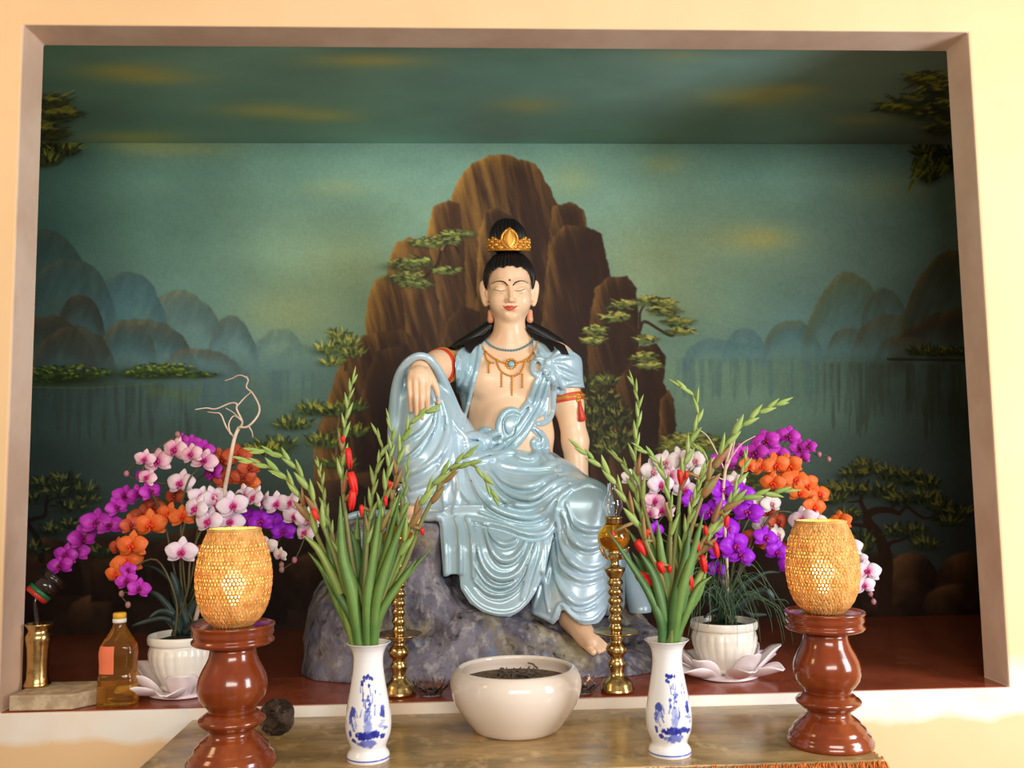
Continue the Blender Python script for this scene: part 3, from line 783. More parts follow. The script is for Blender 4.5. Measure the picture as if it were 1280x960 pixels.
YH = 0.775; SH = pxs(YH); HC = S(637, 366, YH)
TILT = 0.19      # the head is bowed a little
def hd(a, b, c): return HC + np.array([a * SH, -c * SH, (b - TILT * c) * SH])
def head_field(f):
    def el(a, b, c, r, k=4, neg=False): f.ell(hd(a, b, c), np.array([r[0], r[2], r[1]]) * SH, k * SH, neg)
    el(0, 18, -4, (28.5, 34, 34), 0)
    el(0, -4, 2, (27.2, 34, 28.5), 6)
    el(0, -20, 7, (20.5, 16, 20), 10)
    el(0, -30, 18, (8.5, 7, 8), 8)
    for sg in (-1, 1):
        el(sg * 13, -10, 17.5, (12, 13, 11.5), 8)
        f.tube(catmull([hd(sg * 3.5, 9.5, 28.2), hd(sg * 9, 13.6, 27.0), hd(sg * 16, 13.2, 23.0), hd(sg * 22, 8.5, 16.5)], 4), 2.3 * SH, 5 * SH)
        el(sg * 11.5, 7.0, 31.0, (9.0, 4.6, 4.6), 3, True)                  # socket under the brow
        el(sg * 12.6, 3.2, 21.5, (9.0, 5.6, 7.2), 1.6)                     # lowered lid
        f.tube(catmull([hd(sg * 5.5, 0.6, 27.4), hd(sg * 9, -1.0, 28.6), hd(sg * 13, -1.0, 28.2), hd(sg * 18.6, 1.0, 24.8)], 4), 0.6 * SH, 1.0 * SH, True)
        el(sg * 4.5, -10.0, 31.0, (3.0, 2.8, 3.8), 1.6)                    # nostril wing
        # ear
        f.tube(catmull([hd(sg * 29, 13, -4), hd(sg * 33.5, 12, -6), hd(sg * 34.0, 2, -7), hd(sg * 32, -10, -5), hd(sg * 30.2, -15, -3)], 5), np.interp(np.linspace(0, 1, 21), [0, .4, 1], [3, 4.2, 3.0]) * SH, 3 * SH)
        el(sg * 29.5, 2, -4, (3, 12, 5), 3)
        f.tube(catmull([hd(sg * 31.0, 10, -1.0), hd(sg * 32.2, 0, -1.5), hd(sg * 30.4, -8, 0)], 5), 1.0 * SH, 1.5 * SH, True)
    f.cap(hd(0, 10, 27.0), hd(0, -8.0, 35.6), 2.1 * SH, 3.1 * SH, 3.2 * SH)    # nose
    el(0, -9.0, 35.2, (3.6, 3.0, 3.8), 2.0)
    f.cap(hd(0, -12.5, 30.2), hd(0, -15.5, 29.6), 1.0 * SH, 1.2 * SH, 1.6 * SH, True)
    el(0, -18.5, 24.5, (10, 5.5, 6.4), 5)                                  # muzzle
    f.tube([hd(-9.5, -17.6, 28.8), hd(0, -18.8, 31.6), hd(9.5, -17.6, 28.8)], 0.7 * SH, 1.2 * SH, True)
    el(0, -25.0, 29.0, (6, 2.2, 3), 3, True)                               # under the lower lip
def trunk_field(f):
    E(f, 637, 484, YT, 58, 36, 56)
    E(f, 637, 545, YT, 56, 36, 52, 20)
    E(f, 640, 600, YT, 62, 40, 40, 20)
    for sg, uu in ((-1, 610), (1, 664)): E(f, uu, 475, YT - 0.080, 27, 17, 23, 8)
    E(f, 637, 540, YT - 0.09, 30, 14, 30, 20)
    Cc(f, (637, 395, YT - 0.03), (637, 438, YT), 19, 22, 6)
    Cc(f, (634, 432, YT), (592, 448, YT), 17, 19, 14); Cc(f, (640, 432, YT), (690, 448, YT), 17, 19, 14)
    E(f, 586, 456, YT, 24, 25, 25, 14); E(f, 696, 456, YT, 24, 25, 26, 14)
def arms_field(f):
    # viewer's right: straight down to the rock
    Cc(f, (700, 460, YT), (711, 505, YT), 21, 17.5, 10); Cc(f, (711, 505, YT), (719, 552, YT), 17.5, 16, 8)
    Cc(f, (719, 552, YT), (722, 608, YT - .02), 16, 13.5, 8); Cc(f, (722, 608, YT - .02), (727, 640, YT - .04), 13.5, 13, 8)
    for i, du in enumerate((-9, -3, 3, 9)):
        T(f, [(727 + du * .7, 640, YT - .05), (727 + du, 650, YT - .09), (727 + du, 656, YT - .13)], 3.2, 2)
    T(f, [(716, 636, YT - .05), (708, 645, YT - .08), (706, 652, YT - .11)], 3.2, 2)
    # viewer's left: forward over the raised knee, hand hanging
    Cc(f, (584, 456, YT), (548, 458, .64), 22, 19.5, 10); Cc(f, (548, 458, .64), (533, 462, .57), 19, 15, 8); Cc(f, (533, 462, .57), (525, 461, .50), 15, 11.5, 8)
    Cc(f, (525, 461, .50), (524, 470, .455), 11.5, 11.0, 6)
    E(f, 524, 473, .446, 15.0, 7.5, 14, 6)
    ks = [(512.5, 480, .440), (519.5, 482, .432), (527, 482, .430), (534, 480, .436)]
    tips = [(514, 513, .448), (521, 519, .444), (527.5, 521, .442), (534.5, 513, .445)]
    rr = [(4.0, 3.4, 2.7), (4.2, 3.6, 2.9), (4.3, 3.7, 2.9), (4.3, 3.6, 2.9)]
    for (k0, t0, r) in zip(ks, tips, rr):
        base = (523 + (k0[0] - 523) * .75, k0[1] - 14, k0[2] + .004)
        mid = (k0[0] * .55 + t0[0] * .45, k0[1] * .55 + t0[1] * .45, min(k0[2], t0[2]) - .010)
        P = catmull([S(*base), S(*k0), S(*mid), S(*t0)], 5)
        f.tube(P, np.interp(np.linspace(0, 1, len(P)), [0, .33, .66, 1], [4.6, r[0], r[1], r[2]]) * pxs(.44), 1.2 * pxs(.44))
    P = catmull([S(534, 466, .462), S(541, 476, .450), S(546, 488, .448), S(548, 503, .458)], 5)
    f.tube(P, np.interp(np.linspace(0, 1, len(P)), [0, .35, .7, 1], [6.5, 4.8, 3.8, 2.8]) * pxs(.45), 2.5 * pxs(.45))
def legs_field(f):
    Cc(f, (600, 606, YT), (532, 510, .57), 30, 24, 10); Cc(f, (532, 510, .57), (519, 612, .57), 24, 16, 8); Cc(f, (519, 612, .57), (516, 636, .56), 15, 13, 6)
    Cc(f, (680, 604, YT), (733, 636, .49), 30, 25, 10); Cc(f, (733, 636, .49), (716, 740, .46), 24, 16, 8); Cc(f, (716, 740, .46), (716, 770, .43), 14, 14, 6)
    # foot on the rock top (viewer's left)
    Cc(f, (517, 632, .57), (512, 648, .50), 14, 9, 8); E(f, 512, 650, .47, 15, 22, 6, 5)
    for i, du in enumerate((-11, -5.5, 0, 5.5, 11.5)): Cc(f, (512 + du * .8, 650, .44), (511 + du, 652, .395), 4.2, 3.4 + (i == 4) * 1.0, 2)
    # foot hanging on the rock face (viewer's right)
    Cc(f, (714, 768, .44), (733, 798, .375), 15, 11.5, 10); Cc(f, (712, 776, .455), (716, 784, .45), 12, 10, 8)
    Cc(f, (725, 785, .41), (738, 803, .345), 12, 10, 8)
    for i, (a, b, r) in enumerate([((732, 806, .345), (741, 815, .318), 4.4), ((737, 803, .34), (748, 814, .316), 3.7), ((741, 801, .34), (752, 813, .318), 3.4), ((744, 799, .342), (756, 811, .322), 3.2), ((746, 797, .346), (758.5, 808, .328), 2.9)]):
        Cc(f, a, b, r + .5, r, .7)
def body_fn(P):
    f = Field(P); trunk_field(f); arms_field(f); legs_field(f)
    g = Field(P); head_field(g)
    ix = np.nonzero((g.d < 0.5).any(1))[0]
    if len(ix): f.un(ix, g.d[ix], 0.014)
    return f.d
def trunk_fn(P):
    f = Field(P); trunk_field(f); arms_field(f); return f.d
def head_fn(P):
    f = Field(P); head_field(f); return f.d

m_skin = mat('statue_skin', (244, 204, 166), rough=0.36, spec=0.45, coat=0.12)
mix_noise(m_skin, (238, 190, 150), 5, 0.45, 0.75)
lo = np.minimum.reduce([S(495, 830, .29), S(495, 400, .29)]); hi = np.maximum.reduce([S(745, 310, .97), S(765, 640, .3)])
hx0, hx1 = HC[0] - 38 * SH, HC[0] + 38 * SH; hz0, hz1 = HC[2] - 44 * SH, HC[2] + 56 * SH
def axis(a, b, f0, f1, hf, hc): return np.concatenate([np.arange(a, f0, hc), np.arange(f0, f1, hf), np.arange(f1, b, hc)])
bax = axis(S(492, 600, .45)[0], S(765, 600, .45)[0], hx0, hx1, .0018, .0030)
bay = np.arange(0.29, 0.95, .0026)
baz = axis(S(640, 826, .35)[2], hz1, hz0, hz1 - .001, .0019, .0032)
body = sdf_object('body', body_fn, None, None, None, m_skin, statue, axes=(bax, bay, baz))

# ---- robe
uvT = uvmap(YT - .1); uvC = uvmap(.38); uvL = uvmap(.45)
CUR = [(549, 646), (553, 690), (556, 720), (566, 717), (575, 717), (577, 735), (588, 752), (604, 763), (622, 768), (637, 769), (648, 763), (660, 752), (667, 742), (674, 728), (684, 700), (692, 668), (694, 640), (690, 630), (560, 632)]
HEM = [(655, 600), (655, 690), (664, 745), (664, 764), (672, 768), (680, 771), (688, 775), (694, 768), (697, 758), (702, 755), (708, 762), (717, 772), (730, 776), (743, 773), (752, 764), (762, 742), (790, 700), (790, 560)]
SHL = [(606, 420), (592, 424), (578, 431), (571, 440), (569, 454), (570, 478), (567, 510), (569, 540), (577, 540), (585, 512), (594, 475), (600, 450), (606, 432)]
SHR = [(667, 420), (690, 424), (718, 434), (742, 446), (742, 480), (712, 481), (699, 481), (690, 476), (680, 462), (672, 446), (667, 434)]
def shell(f, P, base_d, poly, uv, th, yfront=True, k=0.004):
    """a cloth of thickness th lying on the form base_d inside the outline poly"""
    ix = np.nonzero((np.abs(base_d) < 0.09).any(1))[0]
    if not len(ix): return
    u, v = uv(P[ix]); d2 = poly_sd(u, v, poly) * ST
    dv = np.maximum(base_d[ix] - th, d2)
    a = np.maximum(-(base_d[ix] - th), 0)
    dv = dv + 0.0
    f.un(ix, dv, k)
def robe_base(P):
    f = Field(P)
    # seat and legs
    E(f, 640, 598, YT, 68, 47, 42)
    ix = np.nonzero((f.d < .3).any(1))[0]
    if len(ix):
        u, v = uvT(P[ix]); f.d[ix] = np.maximum(f.d[ix], (566 - v) * ST)
    Cc(f, (602, 612, YT), (552, 545, .66), 42, 36, 14); Cc(f, (552, 545, .66), (530, 506, .575), 36, 31, 12)
    Cc(f, (530, 506, .575), (527, 575, .56), 31, 36, 12); Cc(f, (527, 575, .56), (524, 612, .555), 36, 26, 14)
    Cc(f, (555, 560, .62), (565, 640, .55), 30, 26, 20)
    Cc(f, (590, 600, .62), (600, 640, .52), 34, 26, 20)
    Cc(f, (676, 606, YT), (732, 634, .505), 40, 35, 14)
    g = Field(P)
    Cc(g, (732, 634, .50), (727, 690, .475), 34, 34, 8); Cc(g, (727, 690, .475), (716, 762, .465), 34, 46, 12)
    Cc(g, (690, 690, .50), (684, 765, .46), 12, 22, 18)
    ix = np.nonzero((g.d < .3).any(1))[0]
    if len(ix):
        u, v = uvL(P[ix]); d2 = poly_sd(u, v, HEM) * pxs(.45)
        gd = np.maximum(g.d[ix], d2)
        # hollow the hem so the cloth has an edge over the ankle
        hol = np.maximum(g.d[ix] + 0.012, (752 - v) * pxs(.45))
        gd = np.maximum(gd, -hol)
        f.un(ix, gd, 8 * ST)
    # lap
    Cc(f, (612, 618, .60), (690, 632, .50), 36, 32, 22)
    Cc(f, (628, 590, .68), (690, 600, .66), 30, 26, 20)
    # hanging panel over the rock edge
    lo, hi = S(548, 770, .32), S(695, 630, .48)
    ix = f.near(np.minimum(lo, hi), np.maximum(lo, hi))
    if len(ix):
        Q = P[ix]; u, v = uvC(Q); d2 = poly_sd(u, v, CUR) * pxs(.38)
        yc = 0.385 + 0.05 * sstep(690, 640, v) - 0.018 * np.sin((u - 549) / 145 * PI) - 0.012 * sstep(650, 760, v)
        dv = np.maximum(np.abs(Q[..., 1] - yc - 0.012) - 0.013, d2)
        f.un(ix, dv, 5 * ST)
    # sleeve end over the wrist and the fall of cloth beside the raised knee
    Cc(f, (523, 464, .535), (531, 464, .59), 18, 18, 8)
    E(f, 524, 464, .44, 14.0, 34, 13.0, 4, True)
    T(f, [(493, 560, .55), (493, 520, .53), (496, 482, .51), (504, 459, .485), (519, 446, .465), (534, 447, .468), (546, 460, .50), (556, 480, .54), (568, 512, .60), (580, 545, .64)], [9, 8, 6.5, 5, 4.6, 4.6, 5, 6, 8, 10], 5)
    T(f, [(500, 545, .56), (503, 505, .56), (508, 475, .55), (520, 462, .54)], [10, 8, 8, 8], 8)
    # trailing cloth
    T(f, [(425, 672, .66), (428, 655, .66), (438, 646, .66), (458, 642, .66), (490, 643, .64)], [3, 4, 4.5, 4.5, 6], 4)
    Cc(f, (756, 640, .62), (768, 700, .60), 14, 13, 8); Cc(f, (768, 700, .60), (762, 752, .56), 13, 19, 10); Cc(f, (776, 690, .70), (800, 762, .60), 9, 14, 10)
    T(f, [(548, 646, .42), (530, 647, .46), (534, 640, .50), (560, 640, .47)], [5, 5, 5, 7], 6)
    # shawl on the shoulders, following the trunk
    b = trunk_fn(P)
    shell(f, P, b, SHL, uvT, 0.018, k=.01); shell(f, P, b, SHR, uvT, 0.018, k=.01)
    return f.d
def over_trunk(P): return trunk_fn(P)
def robe_surface_pts(pl, off=0.0, base=None):
    uv = [(p[0], p[1]) for p in catmull([np.array(q, float) for q in pl], 4)]
    P, ok = march(base, uv)
    return P[ok], ok
def both(P): return np.minimum(robe_base(P), trunk_fn(P))
# fold ridges traced over the cloth: (polyline, radius at start / middle / end)
R1 = (1.5, 4.4, 1.5); R2 = (1.8, 5.6, 1.8); R3 = (1.2, 3.4, 1.2)
FOLDS = [
 ([(606, 562), (617, 573), (628, 581), (645, 585), (667, 586), (688, 585), (703, 591)], (2, 4.5, 2)), ([(608, 576), (619, 590), (630, 601), (649, 608), (667, 607), (682, 599), (696, 594), (711, 592)], R2),
 ([(606, 584), (617, 597), (628, 611), (645, 620), (662, 623), (675, 618), (688, 607), (703, 599), (720, 599)], R2), ([(608, 600), (619, 615), (634, 627), (651, 632), (667, 630), (682, 622), (696, 611), (712, 604)], R1),
 ([(588, 585), (591, 600), (602, 622), (622, 637), (645, 645), (664, 647), (681, 641), (690, 629), (699, 616)], R2), ([(585, 648), (605, 652), (631, 658), (654, 666), (670, 668), (684, 664), (692, 652), (696, 638)], (2.0, 4.0, 2.5)),
 ([(600, 640), (622, 648), (645, 655), (668, 656), (684, 650)], R3),
 ([(556, 505), (568, 532), (581, 548), (587, 575), (589, 600)], (2, 4.5, 2)), ([(552, 500), (557, 519), (560, 537), (558, 566), (556, 600)], R1), ([(558, 512), (563, 537), (566, 580), (568, 615)], R1),
 ([(548, 495), (545, 512), (541, 534), (529, 555), (512, 571), (500, 576)], R1), ([(556, 515), (558, 530), (556, 550), (545, 571), (529, 584), (510, 593)], R2), ([(562, 530), (563, 545), (560, 566), (550, 588), (534, 603), (514, 611)], R2),
 ([(568, 540), (568, 572), (559, 599), (545, 612), (528, 618)], R1), ([(540, 520), (528, 538), (512, 550), (499, 555)], R3), ([(575, 540), (577, 560), (584, 582), (596, 604), (612, 622)], R1), ([(571, 590), (574, 604), (580, 618), (590, 630)], R1),
 ([(498, 628), (515, 628), (534, 626), (548, 616)], (2, 3, 2)), ([(570, 560), (574, 590), (572, 620), (566, 640)], R1), ([(548, 580), (553, 610), (556, 636)], R3),
 ([(708, 630), (713, 645), (719, 656), (733, 663), (751, 662), (761, 655)], R1), ([(702, 640), (709, 655), (713, 670), (725, 682), (739, 685), (756, 679)], R2), ([(694, 644), (698, 658), (703, 682), (714, 701), (729, 711), (745, 711), (758, 703)], R2),
 ([(694, 660), (697, 680), (701, 705), (714, 719), (731, 725), (753, 719)], R1), ([(690, 670), (691, 690), (697, 725), (710, 746), (723, 754), (739, 750), (756, 735)], R2), ([(682, 672), (680, 701), (673, 740), (668, 758)], R1), ([(690, 676), (689, 700), (682, 731), (686, 765)], R1),
 ([(696, 636), (700, 622), (712, 612), (722, 606)], R1), ([(664, 764), (678, 770), (690, 774), (696, 762), (702, 755), (711, 765), (723, 774), (741, 774), (755, 760)], (2, 2.6, 2)), ([(700, 735), (712, 756), (726, 763), (744, 758)], R3),
 ([(554, 648), (557, 680), (558, 717)], (3, 3.6, 3)), ([(570, 648), (575, 668), (576, 716)], (2.5, 3.6, 3)), ([(583, 648), (589, 664), (591, 690), (592, 722)], (2, 3.4, 2)), ([(607, 652), (611, 662), (617, 673), (629, 680), (644, 676), (652, 664)], R1),
 ([(604, 654), (608, 668), (615, 688), (627, 700), (642, 698), (654, 684), (661, 668)], R2), ([(594, 656), (596, 676), (602, 702), (615, 719), (631, 723), (648, 715), (660, 694), (668, 672)], R2), ([(592, 705), (607, 727), (625, 734), (642, 728), (654, 713), (662, 695)], R1),
 ([(594, 727), (609, 740), (627, 743), (644, 735), (656, 720)], R1), ([(580, 736), (592, 752), (608, 763), (630, 767), (650, 760), (668, 738)], (1.5, 2.4, 1.5)), ([(672, 672), (668, 690), (660, 716), (652, 748)], R1), ([(680, 672), (677, 695), (668, 725), (660, 750)], R3),
 ([(718, 612), (735, 606), (752, 612)], R3),
 # shawl
 ([(600, 432), (597, 455), (588, 490), (578, 535)], (2.0, 2.6, 2.0)), ([(590, 436), (588, 458), (578, 492), (571, 530)], R3), ([(578, 440), (574, 462), (572, 490)], R3), ([(572, 445), (580, 460), (584, 470), (576, 485)], R3),
 ([(686, 452), (700, 447), (716, 447)], R1), ([(687, 455), (702, 458), (720, 466)], R1), ([(688, 449), (698, 440), (706, 438)], R3), ([(688, 458), (704, 470), (722, 477)], R1), ([(700, 480), (712, 479), (725, 477)], (1.5, 2, 1.5)), ([(672, 430), (676, 442), (683, 450)], R3)]
BANDS = [  # sashes laid over the trunk: polyline, radius, lift
 ([(682, 458), (677, 478), (668, 502), (655, 524), (640, 546), (620, 564), (596, 572), (584, 574)], 5.0), ([(686, 459), (683, 480), (676, 504), (664, 528), (648, 552), (626, 570), (600, 577)], 5.0), ([(678, 459), (670, 480), (661, 502), (648, 520), (634, 540), (614, 556), (592, 562)], 4.6),
 ([(689, 460), (692, 480), (691, 505), (688, 520), (681, 528), (672, 530)], 4.2), ([(685, 478), (684, 500), (679, 514), (674, 520)], 3.6),
 ([(655, 522), (646, 514), (636, 513.5), (628, 520), (623.5, 532), (626, 545), (634, 551), (643, 548), (647, 538), (644, 529), (639, 527), (636, 535), (638, 543)], 5.0),
 ([(582, 546), (596, 545), (610, 546), (624, 541)], 6.5), ([(582, 556), (600, 557), (618, 555), (630, 550)], 6.0), ([(594, 549), (602, 538), (612, 537)], 4.0),
 ([(664, 534), (672, 540), (677, 548), (672, 556), (678, 566), (688, 576), (700, 588)], 5.0), ([(676, 540), (682, 552), (684, 566), (694, 580)], 4.5), ([(668, 548), (666, 556), (674, 570), (684, 582)], 4.0),
 ([(684, 453), (674, 448.5), (667, 453), (665, 461), (669, 468), (676, 467)], 4.0), ([(687, 457), (695, 470), (703, 482), (705, 488), (700, 491), (695, 486), (690, 472)], 3.6), ([(690, 457), (700, 470), (707, 482)], 3.0),
 ([(588, 566), (606, 570), (640, 566), (650, 572), (664, 574), (676, 566)], 5.0)]
ridges = []
uvs = []; spans = []
for (pl, r) in FOLDS:
    c = catmull([np.array(q, float) for q in pl], 3); spans.append((len(uvs), len(uvs) + len(c), r, 0)); uvs += [tuple(q) for q in c]
for (pl, r) in BANDS:
    c = catmull([np.array(q, float) for q in pl], 4); spans.append((len(uvs), len(uvs) + len(c), (r * .7, r, r * .8), 1)); uvs += [tuple(q) for q in c]
GROOVE = set(range(0, 6)) | set(range(20, 25)) | set(range(33, 38)) | {10, 11, 12, 13}
for gi in sorted(GROOVE):
    pl, r = FOLDS[gi]; sh = (-1.5, 6.2) if gi in (10, 11, 12, 13) else (0, 6.4)
    c = catmull([np.array(q, float) + np.array(sh) for q in pl], 3); spans.append((len(uvs), len(uvs) + len(c), (.8, 2.9, .8), 2)); uvs += [tuple(q) for q in c]
EXTRA = [([(650, 520), (642, 518), (633, 521), (629, 530), (631, 541), (637, 545), (642, 541), (642, 534), (639, 531)], 2.4), ([(686, 464), (681, 482), (673, 504), (660, 526), (643, 548), (622, 566), (600, 574)], 2.0), ([(680, 464), (674, 480), (665, 502), (652, 521), (638, 542), (618, 559), (594, 567)], 2.0), ([(586, 551), (602, 552), (618, 549), (626, 545)], 2.2), ([(588, 562), (606, 564), (622, 561)], 2.0), ([(668, 538), (675, 547), (674, 556), (682, 568), (696, 584)], 1.8)]
for pl, r in EXTRA:
    c = catmull([np.array(q, float) for q in pl], 4); spans.append((len(uvs), len(uvs) + len(c), (r * .7, r, r * .7), 3)); uvs += [tuple(q) for q in c]
RP, ROK = march(both, uvs)
for (a, b, r, kind) in spans:
    n = b - a; t = np.linspace(0, 1, n)
    rad = np.interp(t, [0, .5, 1], r) if kind != 1 else np.interp(t, [0, .15, .8, 1], [r[0], r[1], r[1], r[2]])
    seg = []
    for i in range(n):
        if ROK[a + i]:
            s = pxs(RP[a + i][1]); seg.append((RP[a + i] + np.array([0, -1, 0]) * s * (rad[i] * 0.15 if kind == 1 else (0.2 * rad[i] if kind == 2 else 2.2 + .9 * rad[i] if kind == 3 else 0.22 * rad[i] - 0.4)), rad[i] * s))
        elif len(seg) > 1: ridges.append((seg, kind)); seg = []
        else: seg = []
    if len(seg) > 1: ridges.append((seg, kind))
KN = S(685, 453, YT); _p, _ = march(both, [(685, 453)]); KN = _p[0]
PADS = [(637, 533, 15, 7, 17), (598, 552, 17, 8, 11), (616, 554, 15, 8, 10), (690, 582, 12, 6, 7), (676, 553, 7, 6, 12), (660, 512, 8, 6, 10), (681, 505, 6, 4, 18)]
PP, _ = march(both, [(q[0], q[1]) for q in PADS])
def robe_fn(P):
    f = Field(P); f.d = robe_base(P)
    for q, c in zip(PADS, PP): f.ell(c, np.array((q[2], q[3], q[4])) * pxs(c[1]), .008)
    for want in (0, 2, 1, 3):
        for (seg, kind) in ridges:
            if kind == want: f.tube(np.array([q[0] for q in seg]), np.array([q[1] for q in seg]), (0.008, 0.004, 0.006, 0.004)[kind], kind >= 2)
    f.ell(KN + np.array([0, -.006, 0]), np.array((5.5, 5, 6)) * ST, .004)
    return f.d
m_robe = mat('robe_paint', (166, 196, 205), rough=0.30, metal=0.15, spec=0.6, coat=0.3)
mix_noise(m_robe, (192, 214, 226), 3.0, 0.40, 0.65)
rl = np.minimum(S(420, 780, .3), S(420, 420, .3)); rh = S(815, 415, .93)
robe = sdf_object('robe', robe_fn, (S(418, 700, .66)[0], .30, S(640, 782, .36)[2]), (S(818, 700, .62)[0], .92, S(640, 412, YT)[2]), .0031, m_robe, statue)
# ------------------------------------------------------------------ hair, crown, jewellery of the statue
def hpos(P):
    c = -(P[..., 1] - HC[1]) / SH
    return (P[..., 0] - HC[0]) / SH, (P[..., 2] - HC[2]) / SH + TILT * c, c
LOCKL = [(615, 402), (598, 413), (563, 428), (560, 434), (569, 436), (579, 428), (583, 436), (588, 440), (594, 430), (603, 424), (611, 414)]
LOCKR = [(659, 402), (679, 412), (707, 427), (713, 442), (708, 444), (699, 435), (692, 426), (694, 434), (690, 437), (683, 427), (674, 420), (666, 414)]
def hair_fn(P):
    f = Field(P)
    f.ell(hd(0, 18.5, -5), np.array((33, 37.5, 35)) * SH)
    f.cap(hd(0, 4, -20), hd(0, -36, -24), 26 * SH, 20 * SH, 8 * SH)
    ix = np.nonzero((f.d < .3).any(1))[0]
    if len(ix):
        a, b, c = hpos(P[ix]); phi = np.arctan2(a, c + 5)
        dd = f.d[ix] + SH * (0.75 * np.sin(phi * 44 + b * 0.03) + 0.4 * np.sin(phi * 97 + 1))
        hl = 33.0 - 0.0075 * a * a - 0.9 * np.maximum(np.abs(a) - 21, 0) ** 1.25 + 1.2 * np.sin(np.abs(a) * 0.55)
        cut = np.maximum(np.maximum(b - hl, np.abs(a) - 28.4), -6 - c)
        cut = np.minimum(cut, np.maximum(np.maximum(b + 20, -14 - c), np.abs(a) - 60))
        f.d[ix] = np.maximum(dd, -cut * SH)
    g = Field(P); g.ell(hd(-1, 71, -6), np.array((23.5, 22, 22.5)) * SH); g.ell(hd(-2, 82, -4), np.array((16, 15, 13)) * SH, 6 * SH)
    ix = np.nonzero((g.d < .3).any(1))[0]
    if len(ix):
        a, b, c = hpos(P[ix]); phi = np.arctan2(a, c + 6)
        f.un(ix, g.d[ix] + SH * (0.9 * np.sin(phi * 26 + b * .05) + 0.5 * np.sin(phi * 61 + b * .1)), 2 * SH)
    g = Field(P)
    for L, sg in ((LOCKL, -1), (LOCKR, 1)):
        pts = [(613, 408, YT + .02), (596, 420, YT + .02), (577, 431, YT + .02), (564, 438, YT + .03)] if sg < 0 else [(660, 408, YT + .02), (678, 418, YT + .02), (698, 430, YT + .02), (711, 441, YT + .03)]
        T(f, pts, [8, 9, 8, 5], 3)
    bb = np.minimum(robe_base(P), trunk_fn(P))
    for L in (LOCKL, LOCKR): shell(f, P, bb, L, uvT, 0.013, k=.006)
    return f.d
m_hair = mat('black_hair_paint', (26, 20, 20), rough=0.42, spec=0.4)
sdf_object('hair', hair_fn, (S(552, 440, YT)[0], HC[1] - 36 * SH, S(640, 448, YT)[2]), (S(722, 440, YT)[0], HC[1] + 70 * SH, hd(0, 99, 0)[2]), .0024, m_hair, statue, margin=.05)

def crown_fn(P):
    a, b, c = hpos(P)
    c2 = c + 5; r = np.hypot(a, c2); phi = np.arctan2(a, c2); ap = np.abs(phi)
    top = 65 + 3.0 * np.abs(np.cos(phi * 4.2)) - 2.5 * sstep(1.0, 1.7, ap) + 4 * np.exp(-(ap / .5) ** 2)
    d = np.maximum(np.maximum(np.abs(r - 24.6) - 1.6, b - top), np.maximum(53.5 - b, (ap - 1.75) * 24))
    f = Field(P); f.d = (d * SH).astype(np.float32)
    def at(ph, bb, rr): return hd(rr * math.sin(ph), bb, rr * math.cos(ph) - 5)
    # central bud plaque with a raised border
    for k in range(9):
        t = k / 8.0; w = 8.6 * math.sin(PI * min(1, t * 0.93 + .07)) ** .75
        f.ell(at(0, 58 + t * 22, 26.5), np.array((max(w * .95, 1.2), 2.8, 3.0)) * SH, 1.5 * SH)
    out = [at(s * 0.38 * math.sin(PI * (t * .95 + .05)) ** .7, 56.5 + t * 25, 27) for s in (-1, 1) for t in np.linspace(0, 1, 9)]
    f.tube(out[:9], 1.5 * SH, .8 * SH); f.tube(out[9:], 1.5 * SH, .8 * SH)
    for s in (-1, 1):
        for (ph, bb, rr) in [(.48, 56, 3.3), (.52, 63, 3.2), (.72, 59, 3.4), (.74, 66, 2.8), (.95, 56, 3.2), (1.0, 63, 3.4), (1.2, 59, 3.0), (1.3, 66, 2.6), (1.45, 57, 2.8), (1.5, 63, 2.6), (.9, 68, 2.2)]:
            f.ell(at(s * ph, bb + 2, 26.2), rr * SH, .8 * SH)
            f.ell(at(s * ph, bb + 2, 29.6), 1.3 * SH, .5 * SH, True)
        f.tube([at(s * p, 54.8, 26.2) for p in np.linspace(0, 1.7, 12)], 1.5 * SH, .6 * SH)
    return f.d
m_gold = mat('gold_paint', (214, 152, 62), rough=0.34, metal=0.55, spec=0.5)
sdf_object('crown', crown_fn, hd(-32, 47, 30), hd(32, 86, -30), .0014, m_gold, statue, axes=[np.arange(hd(-32, 0, 0)[0], hd(32, 0, 0)[0], .0013), np.arange(hd(0, 0, 28)[1], hd(0, 0, -20)[1], .0013), np.arange(hd(0, 47, 0)[2], hd(0, 86, 0)[2], .0013)])

# painted features
m_dark = mat('brow_paint', (52, 38, 34), rough=.5); m_lip = mat('lip_paint', (206, 84, 62), rough=.35); m_urna = mat('red_dot_paint', (150, 40, 34), rough=.5)
def surf(fn, pl, n=4, y0=.5, y1=1.0):
    P, ok = march(fn, [tuple(q) for q in catmull([np.array(p, float) for p in pl], n)], y0, y1); return P[ok]
for sg in (-1, 1):
    cx = 637.0
    pl = [(634.7, 356.8), (631.3, 353.2), (626.6, 351.5), (620, 352), (614.4, 354.9)] if sg < 0 else [(641, 356.8), (644.4, 353.2), (650, 351.2), (655.7, 351.6), (660, 354.4)]
    P = surf(head_fn, pl); mb = MB(); n = len(P)
    mb.tube(P, np.interp(np.linspace(0, 1, n), [0, .3, 1], [.9, .95, .4]) * SH, 6, flat=1.0); mb.build('eyebrow', m_dark, statue)
    pl = [(631.5, 362.8), (628, 363.9), (624, 363.6), (617.5, 361.6)] if sg < 0 else [(643, 362.8), (646.5, 363.9), (650.5, 363.4), (656.5, 361.2)]
    P = surf(head_fn, pl); mb = MB(); mb.tube(P, np.interp(np.linspace(0, 1, len(P)), [0, .5, 1], [.3, .5, .35]) * SH, 6); mb.build('eyelash_line', m_dark, statue)
